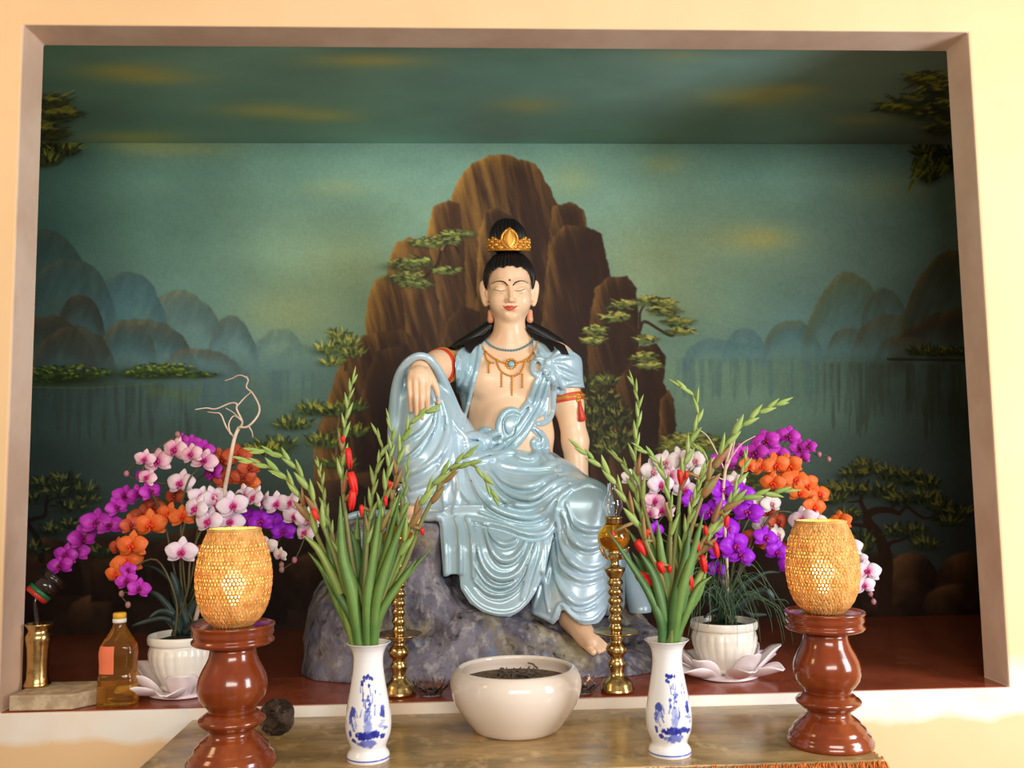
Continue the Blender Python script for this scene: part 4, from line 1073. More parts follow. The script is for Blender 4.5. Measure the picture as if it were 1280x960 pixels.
P = surf(head_fn, [(637.2, 350.2), (637.3, 350.2)]); mb = MB(); mb.ball(P[0], (1.5 * SH, .7 * SH, 1.5 * SH)); mb.build('forehead_dot', m_urna, statue)
UL = surf(head_fn, [(628.2, 382.6), (632, 383.4), (635.4, 383.0), (637.3, 383.7), (639.2, 383.0), (642.6, 383.3), (646.6, 382.4)], 6)
LL = surf(head_fn, [(629.6, 383.6), (633, 385.8), (637.4, 386.6), (641.8, 385.7), (645.4, 383.4)], 6)
def lip_fn(P):
    f = Field(P); f.tube(UL, np.interp(np.linspace(0, 1, len(UL)), [0, .35, .65, 1], [.5, 1.35, 1.35, .5]) * SH)
    f.tube(LL, np.interp(np.linspace(0, 1, len(LL)), [0, .5, 1], [.5, 1.75, .5]) * SH, .4 * SH)
    return f.d
lipo = np.concatenate([UL, LL]); l0, l1 = lipo.min(0) - .008, lipo.max(0) + .008
sdf_object('lips', lip_fn, None, None, None, m_lip, statue, axes=[np.arange(l0[k], l1[k], .0008) for k in range(3)])
m_ear = mat('earring_paint', (226, 160, 122), rough=.35, coat=.3)
for sg in (-1, 1):
    c = hd(sg * 25.0 + 0.5, -31, -2); mb = MB()
    prof = [(0.0, 9.5), (2.4, 9.0), (3.4, 7.2), (3.6, 5.0), (3.7, 0), (4.2, -3.0), (3.8, -6.0), (2.2, -7.8), (0, -8.2)]
    mb.lathe([(max(r, 0) * SH, z * SH) for r, z in prof[::-1]], 16, c); mb.build('earring', m_ear, statue)
# necklaces: beads lying on the chest
m_blue = mat('blue_bead_paint', (96, 142, 158), rough=.4); m_goldb = mat('gold_bead_paint', (214, 150, 60), rough=.38, metal=.4)
def beads(name, lines, r, step, m, parent=statue):
    mb = MB()
    for pl in lines:
        P = surf(both, pl, 6)
        if len(P) < 2: continue
        L = np.concatenate([[0], np.cumsum(np.linalg.norm(np.diff(P, axis=0), axis=1))])
        for s in np.arange(0, L[-1], step * ST):
            q = np.array([np.interp(s, L, P[:, k]) for k in range(3)])
            mb.ball(q + np.array((0, -.6 * r * ST, 0)), r * ST, 7, 5)
    return mb.build(name, m, parent)
beads('blue_necklace', [[(604, 421), (606.5, 424), (612.5, 431), (622.5, 436), (634, 438), (645, 437.6), (655, 434), (662.5, 429), (668, 422)]], 1.6, 3.4, m_blue)
neck = beads('gold_necklace', [[(600.6, 424), (603, 434), (609, 441), (619, 449), (630, 454), (639, 456), (648, 453.5), (659, 449), (666, 441), (671, 432), (672.5, 425)],
                       [(621, 450), (622.5, 457.5), (627.5, 465), (635, 469), (642.5, 470), (650, 466), (654, 459), (656, 451)], [(606, 442), (609, 450), (614, 454), (619, 453)], [(657, 452), (665, 451), (670, 446)]], 1.5, 3.1, m_goldb)
for pl in ([(611, 455), (611, 460), (611, 466)], [(627, 467), (627, 476), (627, 485)], [(640, 471), (640, 483), (640, 496)], [(653, 468), (653, 476), (653, 484)]): beads('pendant_strand', [pl], 1.5, 3.1, m_goldb)
P = surf(both, [(639, 455.5), (639.2, 455.5)]); mb = MB()
for k in range(11): mb.ball(P[0] + np.array((6 * math.cos(k * 2 * PI / 11), -1.2, 6 * math.sin(k * 2 * PI / 11))) * ST, 1.9 * ST, 7, 5)
mb.ball(P[0] + np.array((0, -.3, 0)) * ST, (5 * ST, 1.4 * ST, 5 * ST)); med = mb.build('medallion', m_goldb, statue)
mb = MB(); mb.ball(P[0] + np.array((0, -1.5, 0)) * ST, (3.9 * ST, 2.0 * ST, 3.9 * ST), 14, 9)
g = mb.build('gem', mat('blue_gem_paint', (128, 186, 206), rough=.2, coat=.5), statue); g.parent = med; g.location = (0, 0, 0)
# armlets
m_red = mat('red_band_paint', (214, 66, 42), rough=.42)
def band_fn(c, ax, w, th, rad):
    c = np.asarray(c, np.float32); ax = np.asarray(ax, np.float32); ax = ax / np.linalg.norm(ax)
    def fn(P):
        f = Field(P); arms_field(f); q = P - c; t = q @ ax
        return np.maximum(np.maximum(f.d - th, np.abs(t) - w), np.sqrt((q ** 2).sum(-1)) - rad).astype(np.float32)
    return fn
aR = S(711.5, 497, YT); axR = S(713.5, 507, YT) - S(710, 487, YT); aL = S(551, 457.8, .655); axL = S(548, 458, .64) - S(584, 456, .80); axL = axL / np.linalg.norm(axL); axR = axR / np.linalg.norm(axR)
for (c, ax) in ((aR, axR), (aL, axL)):
    a = sdf_object('armlet', band_fn(c, ax, .0165, .0045, .085), c - .1, c + .1, .0022, m_red, statue)
    b = sdf_object('gold_trim', band_fn(c + ax * (0 if c is aR else -.010), ax, .0065, .0075, .085), c - .1, c + .1, .0020, m_goldb, statue); b.parent = a
    mb = MB()
    u = np.array((1.0, 0, 0)) - ax * ax[0]; u /= np.linalg.norm(u); w2 = np.cross(ax, u)
    for k in range(60):
        th = 2 * PI * k / 60; dr = u * math.cos(th) + w2 * math.sin(th)
        # bead where the arm surface meets this direction
        rr = .03
        for it in range(14):
            p = (c + ax * (0 if c is aR else -.010) + dr * rr).astype(np.float32); f = Field(p[None, None]); arms_field(f); rr -= float(f.d[0, 0]) * .9
        mb.ball(c + ax * (0 if c is aR else -.010) + dr * (rr + .0075), .0035, 6, 4)
    o = mb.build('gold_beads', m_goldb, statue); o.parent = a
    if c is aR:
        mb = MB(); r0 = S(722, 497, YT - .052)
        for k in range(7): mb.ball(r0 + np.array((4.2 * math.cos(k * 2 * PI / 7) * .6, -1, 4.2 * math.sin(k * 2 * PI / 7))) * ST, 2.3 * ST, 7, 5)
        mb.ball(r0 + np.array((0, -1.5, 0)) * ST, 3 * ST); o = mb.build('rosette', m_goldb, statue); o.parent = a
        mb = MB()
        for k in range(9):
            t = (k - 4) / 4.0
            mb.tube(catmull([S(724.5, 502, YT - .056), S(725.5 + t * 1.2, 510, YT - .058 - .004 * math.cos(t * 1.5)), S(728 + t * 3.4, 527 - abs(t) * 1.5, YT - .055 - .006 * math.cos(t * 1.5))], 3), [1.6 * ST] * 4 + [1.9 * ST] * 3, 6)
        mb.ball(S(724.5, 503, YT - .057), 2.4 * ST); o = mb.build('tassel', m_red, statue); o.parent = a

# ------------------------------------------------------------------ the rock it sits on
rock_c = S(600, 850, .6); rock_c[2] = ZS
def rock_fn(P):
    f = Field(P, .2)
    def box(u0, u1, v0, y0, y1, r):
        a = S(u0, v0, (y0 + y1) / 2); b = S(u1, v0, (y0 + y1) / 2)
        lo = np.array((a[0], y0, ZS - .2)) + r; hi = np.array((b[0], y1, a[2])) - r
        ix = f.near(lo - r, hi + r)
        q = np.abs(P[ix] - (lo + hi) / 2) - (hi - lo) / 2
        dv = np.sqrt((np.maximum(q, 0) ** 2).sum(-1)) + np.minimum(q.max(-1), 0) - r
        f.un(ix, dv.astype(np.float32), .05)
    box(434, 700, 648, .47, 1.12, .05)
    box(438, 552, 655, .40, .6, .035)
    for (u, v, y, ru, rd, rv) in [(500, 800, .46, 92, 46, 96), (450, 800, .62, 66, 90, 90), (590, 825, .42, 110, 50, 62), (560, 845, .37, 150, 48, 44), (690, 850, .46, 140, 55, 52), (745, 862, .40, 100, 50, 47), (800, 850, .62, 44, 60, 70), (740, 800, .72, 70, 60, 60), (430, 845, .5, 50, 60, 46)]:
        E(f, u, v, y, ru, rd, rv, 14)
    x, y, z = P[..., 0], P[..., 1], P[..., 2]
    near = np.nonzero((np.abs(f.d) < .12).any(1))[0]
    if len(near):
        x, y, z = x[near], y[near], z[near]
        n = (fbm(x * 7 + 3, y * 7, z * 7, 3, 1) - .5) * .05 + (fbm(x * 26, y * 26, z * 20, 2, 2) - .5) * .018
        f.d[near] += n
    f.d = np.maximum(f.d, (ZS + .0005 - P[..., 2]))
    near = np.nonzero((np.abs(f.d) < .12).any(1))[0]        # fitted to the statue, so the figure rests on it
    if len(near): f.d[near] = np.maximum(f.d[near], .001 - np.minimum(robe_base(P[near]), body_fn(P[near])))
    return f.d
m_rock = mat('rock_paint', (126, 120, 132), rough=.5, spec=.4)
mix_noise(m_rock, (66, 60, 70), 6, .42, .66); mix_noise(m_rock, (186, 182, 180), 30, .50, .76, 7, stretch=(1, 1, .5)); mix_noise(m_rock, (188, 172, 122), 4.0, .56, .74); mix_noise(m_rock, (40, 34, 42), 16, .56, .70); mix_noise(m_rock, (112, 122, 152), 11, .56, .74)
bump_noise(m_rock, 55, .5, .012, 6)
V, Q = surface_nets(rock_fn, np.arange(S(372, 850, .5)[0], S(850, 850, .6)[0], .008), np.arange(.12, 1.2, .008), np.arange(ZS - .03, S(600, 640, .8)[2] + .06, .008), 'rock', .2)
rock = link('rock_seat', np_mesh('rock_seat', V - rock_c, Q), m_rock); rock.location = tuple(rock_c)
tag(rock, 'large purple-grey rough rock that the robed statue sits on', 'rock')
# ------------------------------------------------------------------ altar table
ZTAB = 0.80
m_marble = mat('brown_stone_top', (186, 152, 98), rough=.2, spec=.5)
mix_noise(m_marble, (140, 114, 72), 5, .40, .62, 6, stretch=(1, 2.4, 1)); mix_noise(m_marble, (214, 182, 126), 9, .55, .72, 6, stretch=(1.6, 1, 1)); mix_noise(m_marble, (132, 118, 76), 14, .60, .74)
bump_noise(m_marble, 16, .10, .006)
m_wood = mat('carved_orange_wood', (176, 92, 34), rough=.5); mix_noise(m_wood, (120, 56, 20), 30, .4, .6)
TX0, TX1, TY0, TY1 = -0.86, 1.045, -0.572, -0.006
table = empty('altar_table', (0.1, -0.29, 0))
tag(table, 'altar table with glossy brown stone top and fuzzy orange trim along its front edge', 'table')
mb = MB(); mb.box(TX0, TX1, TY0, TY1, ZTAB - .045, ZTAB); bevel(mb.build('tabletop', m_marble, table, smooth=False), .004)
mb = MB(); mb.box(TX0 + .06, TX1 - .06, TY0 + .05, TY1 - .03, ZTAB - .18, ZTAB - .045); mb.build('apron', m_wood, table, smooth=False)
for x in (TX0 + .09, TX1 - .09):
    for y in (TY0 + .08, TY1 - .07):
        mb = MB(); mb.lathe([(.03, 0), (.034, .03), (.026, .08), (.034, .2), (.03, .5), (.038, .58), (.032, ZTAB - .17)], 16, (x, y, 0)); mb.build('leg', m_wood, table)
mb = MB()
for k in range(1500):
    t = random.random() * (TX1 - TX0 + .55); L = random.uniform(.022, .036)
    if t < TX1 - TX0: p = np.array((TX0 + t, TY0 - random.uniform(0, .008), ZTAB - random.uniform(0.001, .014))); d = np.array((random.uniform(-.012, .012), -random.uniform(.002, .012), -L))
    else: p = np.array((TX1 + random.uniform(0, .008), TY0 + (t - (TX1 - TX0)), ZTAB - random.uniform(0.001, .014))); d = np.array((random.uniform(.002, .012), random.uniform(-.012, .012), -L))
    mb.tube([p, p + d * .5 + np.array((0, 0, .003)), p + d], [.0022, .0020, .0006], 4)
fr = mb.build('fringe_trim', mat('orange_fringe', (206, 112, 44), rough=.7), table); fr['kind'] = 'stuff'; fr['label'] = 'fuzzy orange fringe'

# ------------------------------------------------------------------ incense bowl
m_porc = mat('cream_porcelain', (236, 220, 204), rough=.12, spec=.5, coat=.5)
bc = np.array(S(645.5, 900, -.205)); bc[2] = ZTAB
bowl = empty('incense_bowl', tuple(bc)); tag(bowl, 'round cream porcelain incense bowl with ash, in the middle of the table', 'bowl')
bs = pxs(-.205)
prof = [(0, .001), (45, 0), (50, .5), (53, 3), (57, 8), (66, 19), (75, 33), (79.5, 46), (80.3, 55), (78.5, 63), (74.5, 69), (71.5, 71.5), (69, 72.2), (66.5, 71), (66.5, 68), (70, 62), (72, 54), (66, 30), (50, 12), (0, 8)]
mb = MB(); mb.lathe([(max(r, 0) * bs, z * bs * 1.03) for r, z in prof], 96, bc); mb.build('body', m_porc, bowl)
m_ash = mat('grey_incense_ash', (130, 104, 78), rough=.95); mix_noise(m_ash, (84, 66, 50), 50, .4, .6); bump_noise(m_ash, 200, .6, .01)
mb = MB(); mb.lathe([(0, 62.5), (14, 62), (26, 59), (44, 57.5), (60, 57), (71, 56), (70.5, 50)][::-1] and [(70.3 * bs, 50 * bs), (71 * bs, 57 * bs), (58 * bs, 59 * bs), (34 * bs, 60.5 * bs), (16 * bs, 64 * bs), (0, 65 * bs)], 48, bc, wob=lambda r, z, a: r)
mb.build('ash', m_ash, bowl)
mb = MB()
for k in range(70):
    a = random.uniform(0, 2 * PI); r = abs(random.gauss(0, 15)) * bs; p = bc + np.array((r * math.cos(a) * 1.3, r * math.sin(a), 62 * bs + random.uniform(0, 2) * bs))
    d = np.array((random.gauss(0, 6), random.gauss(0, 6), random.uniform(1, 9))) * bs
    mb.tube([p, p + d * .5 + np.array((0, 0, 2 * bs)), p + d], [1.3 * bs, 1.1 * bs, .8 * bs], 5)
st = mb.build('burnt_incense_stubs', mat('charred_stub', (96, 84, 74), rough=.9), bowl); st['kind'] = 'stuff'

# ------------------------------------------------------------------ blue and white vases
VPROF = [(0, 0), (.054, 0), (.0565, .004), (.0562, .012), (.0535, .019), (.0475, .026), (.0460, .031), (.0475, .038), (.0515, .047), (.0565, .060), (.0595, .074), (.0608, .090), (.0600, .108), (.0575, .127), (.0535, .150), (.0490, .174), (.0450, .197), (.0415, .219), (.0392, .238), (.0388, .254), (.0402, .268), (.0440, .281), (.0510, .292), (.0590, .3000)]
def vase_mesh(name, seed, h):
    g = np.random.default_rng(seed)
    P = np.array(VPROF[1:]); L = np.concatenate([[0], np.cumsum(np.linalg.norm(np.diff(P, axis=0), axis=1))])
    nv, nu = 150, 200
    l = np.linspace(0, L[-1], nv); r = np.interp(l, L, P[:, 0]); z = np.interp(l, L, P[:, 1])
    k = np.ones(5) / 5; r[2:-2] = np.convolve(r, k, 'valid')
    ang = np.linspace(-PI, PI, nu, endpoint=False)
    cv = Canvas(ang / PI * 88, (z / .3 * 141))
    cv.c[:] = (242, 240, 238)
    inv = lambda v: 141 - v
    B, B2, B3 = (34, 44, 150), (70, 84, 190), (132, 146, 214)
    n = fbm(cv.U / 3.0, cv.V / 3.0, oct=3, seed=seed)
    def blot(u, v, ru, rv, c, a=.9, thr=.5):
        w = cv.win(u - ru * 1.4, u + ru * 1.4, v - rv * 1.4, v + rv * 1.4)
        q = ((cv.U[w] - u) / ru) ** 2 + ((cv.V[w] - v) / rv) ** 2
        m = (1 - sstep(.55, 1.15, q + (n[w] - .5) * 1.8)) * a; cv.blend(w, m, c)
    for ph in (0, 88):
        for sgn in ((1,) if ph == 0 else (1,)):
            o = 0 if ph == 0 else 82
            blot(o + 1, 35, 15, 5.5, B, .95); blot(o - 5, 34, 9, 4.5, B, .95); blot(o + 12, 36, 6, 5, B, .9)
            blot(o + 3, 25, 12, 6, B2, .7); blot(o - 8, 25, 5, 3, B2, .6); blot(o + 2, 46, 6, 8, B3, .75); blot(o + 2, 56, 5, 10, B3, .6)
            for k in range(14):
                x = o + g.uniform(-9, 12); y = g.uniform(48, 86); cv.stroke([(x, y), (x + g.uniform(-3, 3), y + g.uniform(4, 12))], .7, .3, B2 if g.random() < .6 else B, .8)
            for k in range(10): blot(o + g.uniform(-9, 10), g.uniform(92, 104), 2.6, 2.4, B, .85)
            for k in range(8): blot(o + g.uniform(-4, 8), g.uniform(60, 90), 2.2, 2.2, B2, .8)
            blot(o - 19, 62, 5, 6, B, .8); blot(o - 22, 54, 3, 7, B2, .8); blot(o + 22, 60, 5, 6, B, .85); blot(o + 24, 66, 4, 3, B2, .8); blot(o + 22, 33, 5, 3.4, B, .9); blot(o - 22, 36, 3, 5, B, .85); blot(o - 17, 28, 4, 3, B, .9)
            for k in range(16):
                x = o + g.uniform(-22, -10); y = g.uniform(38, 60); cv.stroke([(x, y), (x - 3, y + 7)], .6, .25, B2, .8)
            for k in range(8):
                x = o + g.uniform(14, 24); y = g.uniform(40, 52); cv.stroke([(x, y), (x + 6, y + g.uniform(-1, 1))], .6, .3, B2, .7)
            for k in range(9): blot(o + g.uniform(12, 22), g.uniform(68, 92), 1.1, 1.4, B2, .8)
    w = np.abs(cv.V - 4.2) < .7; cv.c[w] = (96, 104, 196)
    V = np.stack([r[:, None] * np.sin(ang)[None], -r[:, None] * np.cos(ang)[None], np.broadcast_to(z[:, None], (nv, nu))], -1).reshape(-1, 3)
    C = srgb2lin(cv.c.reshape(-1, 3))
    i, j = np.meshgrid(np.arange(nv - 1), np.arange(nu), indexing='ij'); i = i.ravel(); j = j.ravel(); j2 = (j + 1) % nu
    Q = np.stack([i * nu + j, i * nu + j2, (i + 1) * nu + j2, (i + 1) * nu + j], 1)
    # inner wall
    ri = np.maximum(r[::-1][:40] - .004, .01); zi = z[::-1][:40]
    V2 = np.stack([ri[:, None] * np.sin(ang)[None], -ri[:, None] * np.cos(ang)[None], np.broadcast_to(zi[:, None], (40, nu))], -1).reshape(-1, 3)
    b = nv * nu
    i, j = np.meshgrid(np.arange(39), np.arange(nu), indexing='ij'); i = i.ravel(); j = j.ravel(); j2 = (j + 1) % nu
    Q2 = b + np.stack([i * nu + j, i * nu + j2, (i + 1) * nu + j2, (i + 1) * nu + j], 1)
    j = np.arange(nu); j2 = (j + 1) % nu
    Q3 = np.stack([(nv - 1) * nu + j, (nv - 1) * nu + j2, b + j2, b + j], 1)
    Vb = np.array([[0, 0, .002]]); 
    Cw = np.tile(srgb2lin(np.array([[242., 240, 238]])), (len(V2), 1))
    Vall = np.concatenate([V, V2]) * np.array((1, 1, h / .3)) 
    return np_mesh(name, Vall, np.concatenate([Q, Q2, Q3]), np.concatenate([C, Cw]))
m_vase = attr_mat('blue_and_white_glaze', rough=.08, coat=.6)
VASES = []
for (u, v, h, lab, sd) in ((457.5, 957, .300, 'blue and white porcelain vase of gladioli left of the incense bowl', 3), (843, 950, .294, 'blue and white porcelain vase of gladioli right of the incense bowl', 4)):
    p = G(u, v, ZTAB); p = p + np.array((0, .054, 0))
    t = empty('porcelain_vase', tuple(p)); tag(t, lab, 'vase', 'pair of blue and white vases')
    o = link('body', vase_mesh('vase_body', sd, h), m_vase, t); VASES.append((p, h))
    mb = MB(); mb.lathe([(.0, .0), (.0552, 0), (.0552, .003), (.0, .004)], 48, p); mb.build('foot', m_porc, t)

# ------------------------------------------------------------------ turned stands and woven lanterns
m_turn = mat('red_lacquered_wood', (138, 58, 22), rough=.18, coat=.45)
mix_noise(m_turn, (100, 38, 14), 9, .4, .65, 5, stretch=(1, 1, .35)); mix_noise(m_turn, (170, 84, 32), 5, .55, .75, 4, stretch=(1, 1, .3))
SPROF = [(0, .113), (.03, .114), (.045, .110), (.06, .1085), (.085, .106), (.10, .0985), (.115, .097), (.14, .092), (.165, .081), (.18, .079), (.2, .069), (.225, .059), (.245, .057), (.262, .060), (.275, .071), (.285, .0745), (.295, .078), (.31, .085), (.325, .086), (.34, .082), (.35, .0735), (.365, .071), (.38, .062), (.395, .060), (.41, .063), (.44, .073), (.48, .083), (.53, .0885), (.58, .089), (.63, .085), (.68, .077), (.73, .067), (.77, .0610), (.81, .0585), (.835, .060), (.845, .066), (.852, .090), (.862, .101), (.875, .1055), (.888, .1055), (.90, .1005), (.912, .0995), (.925, .103), (.94, .1045), (.958, .103), (.972, .1035), (.985, .107), (.997, .1075), (1.0, .105), (1.0, .101), (.988, .098), (.985, .092)]
m_bamboo = mat('woven_bamboo', (232, 190, 118), rough=.55, trans=0.0)
def bamboo_nodes():
    N, L, b = nodes_of(m_bamboo)
    out = [n for n in N if n.type == 'OUTPUT_MATERIAL'][0]
    tr = N.new('ShaderNodeBsdfTranslucent'); tr.inputs['Color'].default_value = (*lin((250, 206, 120)), 1)
    mx = N.new('ShaderNodeMixShader'); mx.inputs[0].default_value = .22
    L.new(b.outputs[0], mx.inputs[1]); L.new(tr.outputs[0], mx.inputs[2]); L.new(mx.outputs[0], out.inputs[0])
mix_noise(m_bamboo, (204, 150, 78), 40, .4, .62); bamboo_nodes()
m_bulb = mat('lamp_bulb_glow', (255, 220, 150), emit=(255, 204, 120), estr=30)
m_brown = mat('lantern_inner_base', (120, 84, 44), rough=.7)
LPROF = [(0, .047), (.03, .058), (.08, .0715), (.16, .083), (.27, .0925), (.40, .0975), (.52, .0985), (.64, .0955), (.76, .089), (.87, .0795), (.95, .0705), (1.0, .064)]
def lantern(c, H, lab, lab2, lit):
    root = empty('bamboo_lantern', tuple(c)); tag(root, lab, 'lantern', 'pair of lit woven bamboo lanterns')
    Z = [q[0] for q in LPROF]; R = [q[1] for q in LPROF]
    zs = np.linspace(0, 1, 90); rs = np.interp(zs, Z, R); rs[3:-3] = np.convolve(rs, np.ones(7) / 7, 'valid')
    V = []; F = []; w = .0058; th = .0007
    def ribbon(ph0, tw, off, seed):
        for i, (z, r) in enumerate(zip(zs, rs)):
            a = ph0 + tw * z; ww = w / r * .5 * (0.55 + .45 * r / .0985)
            o = off * math.cos(z * 46 + seed * PI)
            for (da, dr) in ((-ww, 0), (ww, 0), (ww, -th), (-ww, -th)):
                V.append((c[0] + (r + o + dr) * math.cos(a + da), c[1] + (r + o + dr) * math.sin(a + da), c[2] + z * H))
        b = len(V) - 4 * len(zs)
        for i in range(len(zs) - 1):
            for k in range(4):
                F.append((b + i * 4 + k, b + i * 4 + (k + 1) % 4, b + i * 4 + 4 + (k + 1) % 4, b + i * 4 + 4 + k))
    n = 66
    for k in range(n): ribbon(2 * PI * k / n, 1.15, .0010, k)
    for k in range(n): ribbon(2 * PI * k / n + .02, -1.15, -.0006, k + 1)
    mb = MB(); mb.v = V; mb.f = F
    for j in range(30):
        z = .02 + .96 * j / 29; r = float(np.interp(z, zs, rs)) - .0018
        mb.tube([(c[0] + r * math.cos(a), c[1] + r * math.sin(a), c[2] + z * H) for a in np.linspace(0, 2 * PI, 41)], .0016, 4, cap=False)
    mb.build('shade', m_bamboo, root)
    mb = MB()
    r = float(np.interp(.985, zs, rs)); rp = [(r + .003, .972 * H), (r + .0042, .985 * H), (r + .003, 1.0 * H), (r - .001, 1.003 * H), (r - .003, .99 * H), (r - .002, .972 * H), (r + .003, .972 * H)]
    mb.lathe(rp, 64, c); mb.f = [f for f in mb.f if len(f) == 4]
    mb.build('rim', m_bamboo, root)
    mb = MB(); mb.lathe([(0, .001), (.046, .001), (.048, .008), (.02, .012), (.016, .05), (0, .052)], 24, c); mb.build('lamp_base', m_brown, root)
    mb = MB(); mb.lathe([(0, .052), (.012, .054), (.015, .07), (.027, .092), (.031, .11), (.027, .128), (.014, .139), (0, .142)], 20, c); mb.build('bulb', m_bulb, root)
    ld = bpy.data.lights.new('bulb_light', 'POINT'); ld.energy = lit; ld.color = (1.0, .74, .36); ld.shadow_soft_size = .03
    lo = bpy.data.objects.new('bulb_light', ld); COL.objects.link(lo); lo.location = (0, 0, .155); lo.parent = root
STANDS = []
for (u, v, y0, H, lab, lab2) in ((290, 975, -.462, .358, 'turned red-brown wooden lamp stand at the left end of the table', 'glowing woven bamboo lantern on the left wooden stand, beside the pink orchids'), (1036.5, 945, -.425, .352, 'turned red-brown wooden lamp stand at the right end of the table', 'glowing woven bamboo lantern on the right wooden stand, its open top showing')):
    p = S(u, 900, y0); p[2] = ZTAB
    t = empty('lamp_stand', tuple(p)); tag(t, lab, 'lamp stand', 'pair of turned lamp stands')
    P = [(r, z * H) for z, r in SPROF]
    mb = MB(); mb.lathe(P[:23], 72, p); mb.build('base', m_turn, t)
    mb = MB(); mb.lathe(P[22:35], 72, p); mb.build('baluster', m_turn, t)
    mb = MB(); mb.lathe(P[34:] + [(0, .985 * H)], 72, p); mb.build('top_dish', m_turn, t)
    q = p.copy(); q[2] += .985 * H + .0005
    lantern(q, .252 if u < 600 else .25, lab2, '', 3.0 if u < 600 else 2.1)
    STANDS.append(p)

# ------------------------------------------------------------------ brass oil lamps on tall sticks
m_brass = mat('polished_brass', (218, 184, 122), rough=.22, metal=1.0); mix_noise(m_brass, (164, 126, 70), 40, .5, .72)
m_amber = mat('amber_glass', (255, 206, 70), rough=.03, trans=.95, ior=1.45)
m_glass = mat('clear_glass', (255, 252, 250), rough=.02, trans=1.0, ior=1.45)
def candlestick(u, v, lab):
    p = G(u, v, ZS); p = p + np.array((0, .05, 0)); s = pxs(p[1]); p[2] = ZS + .0028
    t = empty('brass_oil_lamp', tuple(p)); tag(t, lab, 'oil lamp', 'pair of brass oil lamps')
    A = [(0, 0), (20.5, 0), (21, 3), (19.5, 5), (18.5, 10), (15, 15), (11, 18), (9, 21), (8.5, 25), (10.5, 32), (11, 35), (8.5, 38), (8, 42), (12, 46), (13.2, 51), (11, 56), (7.5, 59), (7, 62), (8.8, 65), (8, 67), (0, 67)]
    mb = MB(); mb.lathe([(r * s, z * s) for r, z in A], 40, p); mb.build('base', m_brass, t)
    D = [(0, 67), (10, 67), (22, 68.5), (28, 71), (28.5, 72.5), (27, 72), (20, 70), (0, 69.5)]
    mb = MB(); mb.lathe([(r * s, z * s) for r, z in D], 48, p); mb.build('drip_tray', m_brass, t)
    Bp = [(0, 69), (7.5, 69.5)]
    for k in range(6):
        z = 71 + k * 11; Bp += [(6.2, z), (8.2 + .3 * k, z + 3.5), (8.6 + .3 * k, z + 5.5), (7.8 + .3 * k, z + 8), (6.2 + .2 * k, z + 10)]
    Bp += [(7.5, 137), (10.5, 141), (11.5, 144), (13, 146), (13, 149), (8, 150), (5, 154), (5.5, 160), (9, 164), (6, 167), (9, 169), (0, 170)]
    mb = MB(); mb.lathe([(r * s, z * s) for r, z in Bp], 32, p); mb.build('stem', m_brass, t)
    Gl = [(0, 169), (8, 169.5), (15, 173), (19.5, 180), (20.5, 187), (18.5, 195), (13, 201), (9.5, 203.5), (8.5, 203), (12, 200), (17.4, 194), (19.4, 187), (18.4, 180.5), (14, 174.5), (7.5, 171), (0, 170.5)]
    mb = MB(); mb.lathe([(r * s, z * s) for r, z in Gl], 40, p); mb.build('oil_bowl', m_amber, t)
    mb = MB(); mb.lathe([(0, 171), (7, 171.5), (13.6, 175), (17.8, 181), (18.6, 187), (0, 187.5)], 32, p * 1 ); mb.v = [tuple(q) for q in mb.v]
    mb.v = [((q[0] - p[0]) * s + p[0], (q[1] - p[1]) * s + p[1], (q[2] - p[2]) * s + p[2]) for q in mb.v]; mb.build('lamp_oil', mat('yellow_lamp_oil', (255, 190, 50), rough=.05, trans=.85), t)
    mb = MB(); mb.lathe([(r * s, z * s) for r, z in [(0, 203), (10, 203), (11, 205), (10.5, 209), (12, 210), (11, 212), (5, 212), (0, 213)]], 28, p); mb.build('burner_collar', m_brass, t)
    mb = MB(); mb.lathe([(r * s, z * s) for r, z in [(8.5, 210.5), (9, 216), (12, 223), (12.5, 228), (10, 236), (6.5, 244), (6, 252), (7, 256), (6.4, 256), (5.4, 252), (5.9, 244), (9.4, 236), (11.9, 228), (11.4, 223), (8.4, 216), (7.9, 210.5)]], 28, p); mb.build('chimney', m_glass, t)
    for k in range(4):
        a = PI / 4 + k * PI / 2; d = np.array((math.cos(a), math.sin(a), 0))
        mb = MB(); mb.tube(catmull([p + d * 6 * s + np.array((0, 0, 160 * s)), p + d * 15 * s + np.array((0, 0, 162 * s)), p + d * 20 * s + np.array((0, 0, 170 * s)), p + d * 22 * s + np.array((0, 0, 176 * s))], 4), 1.3 * s, 6); mb.build('bracket', m_brass, t)
candlestick(497.5, 874, 'tall brass oil lamp behind the left vase of gladioli'); candlestick(775, 870, 'tall brass oil lamp right of the incense bowl, by the bare foot')

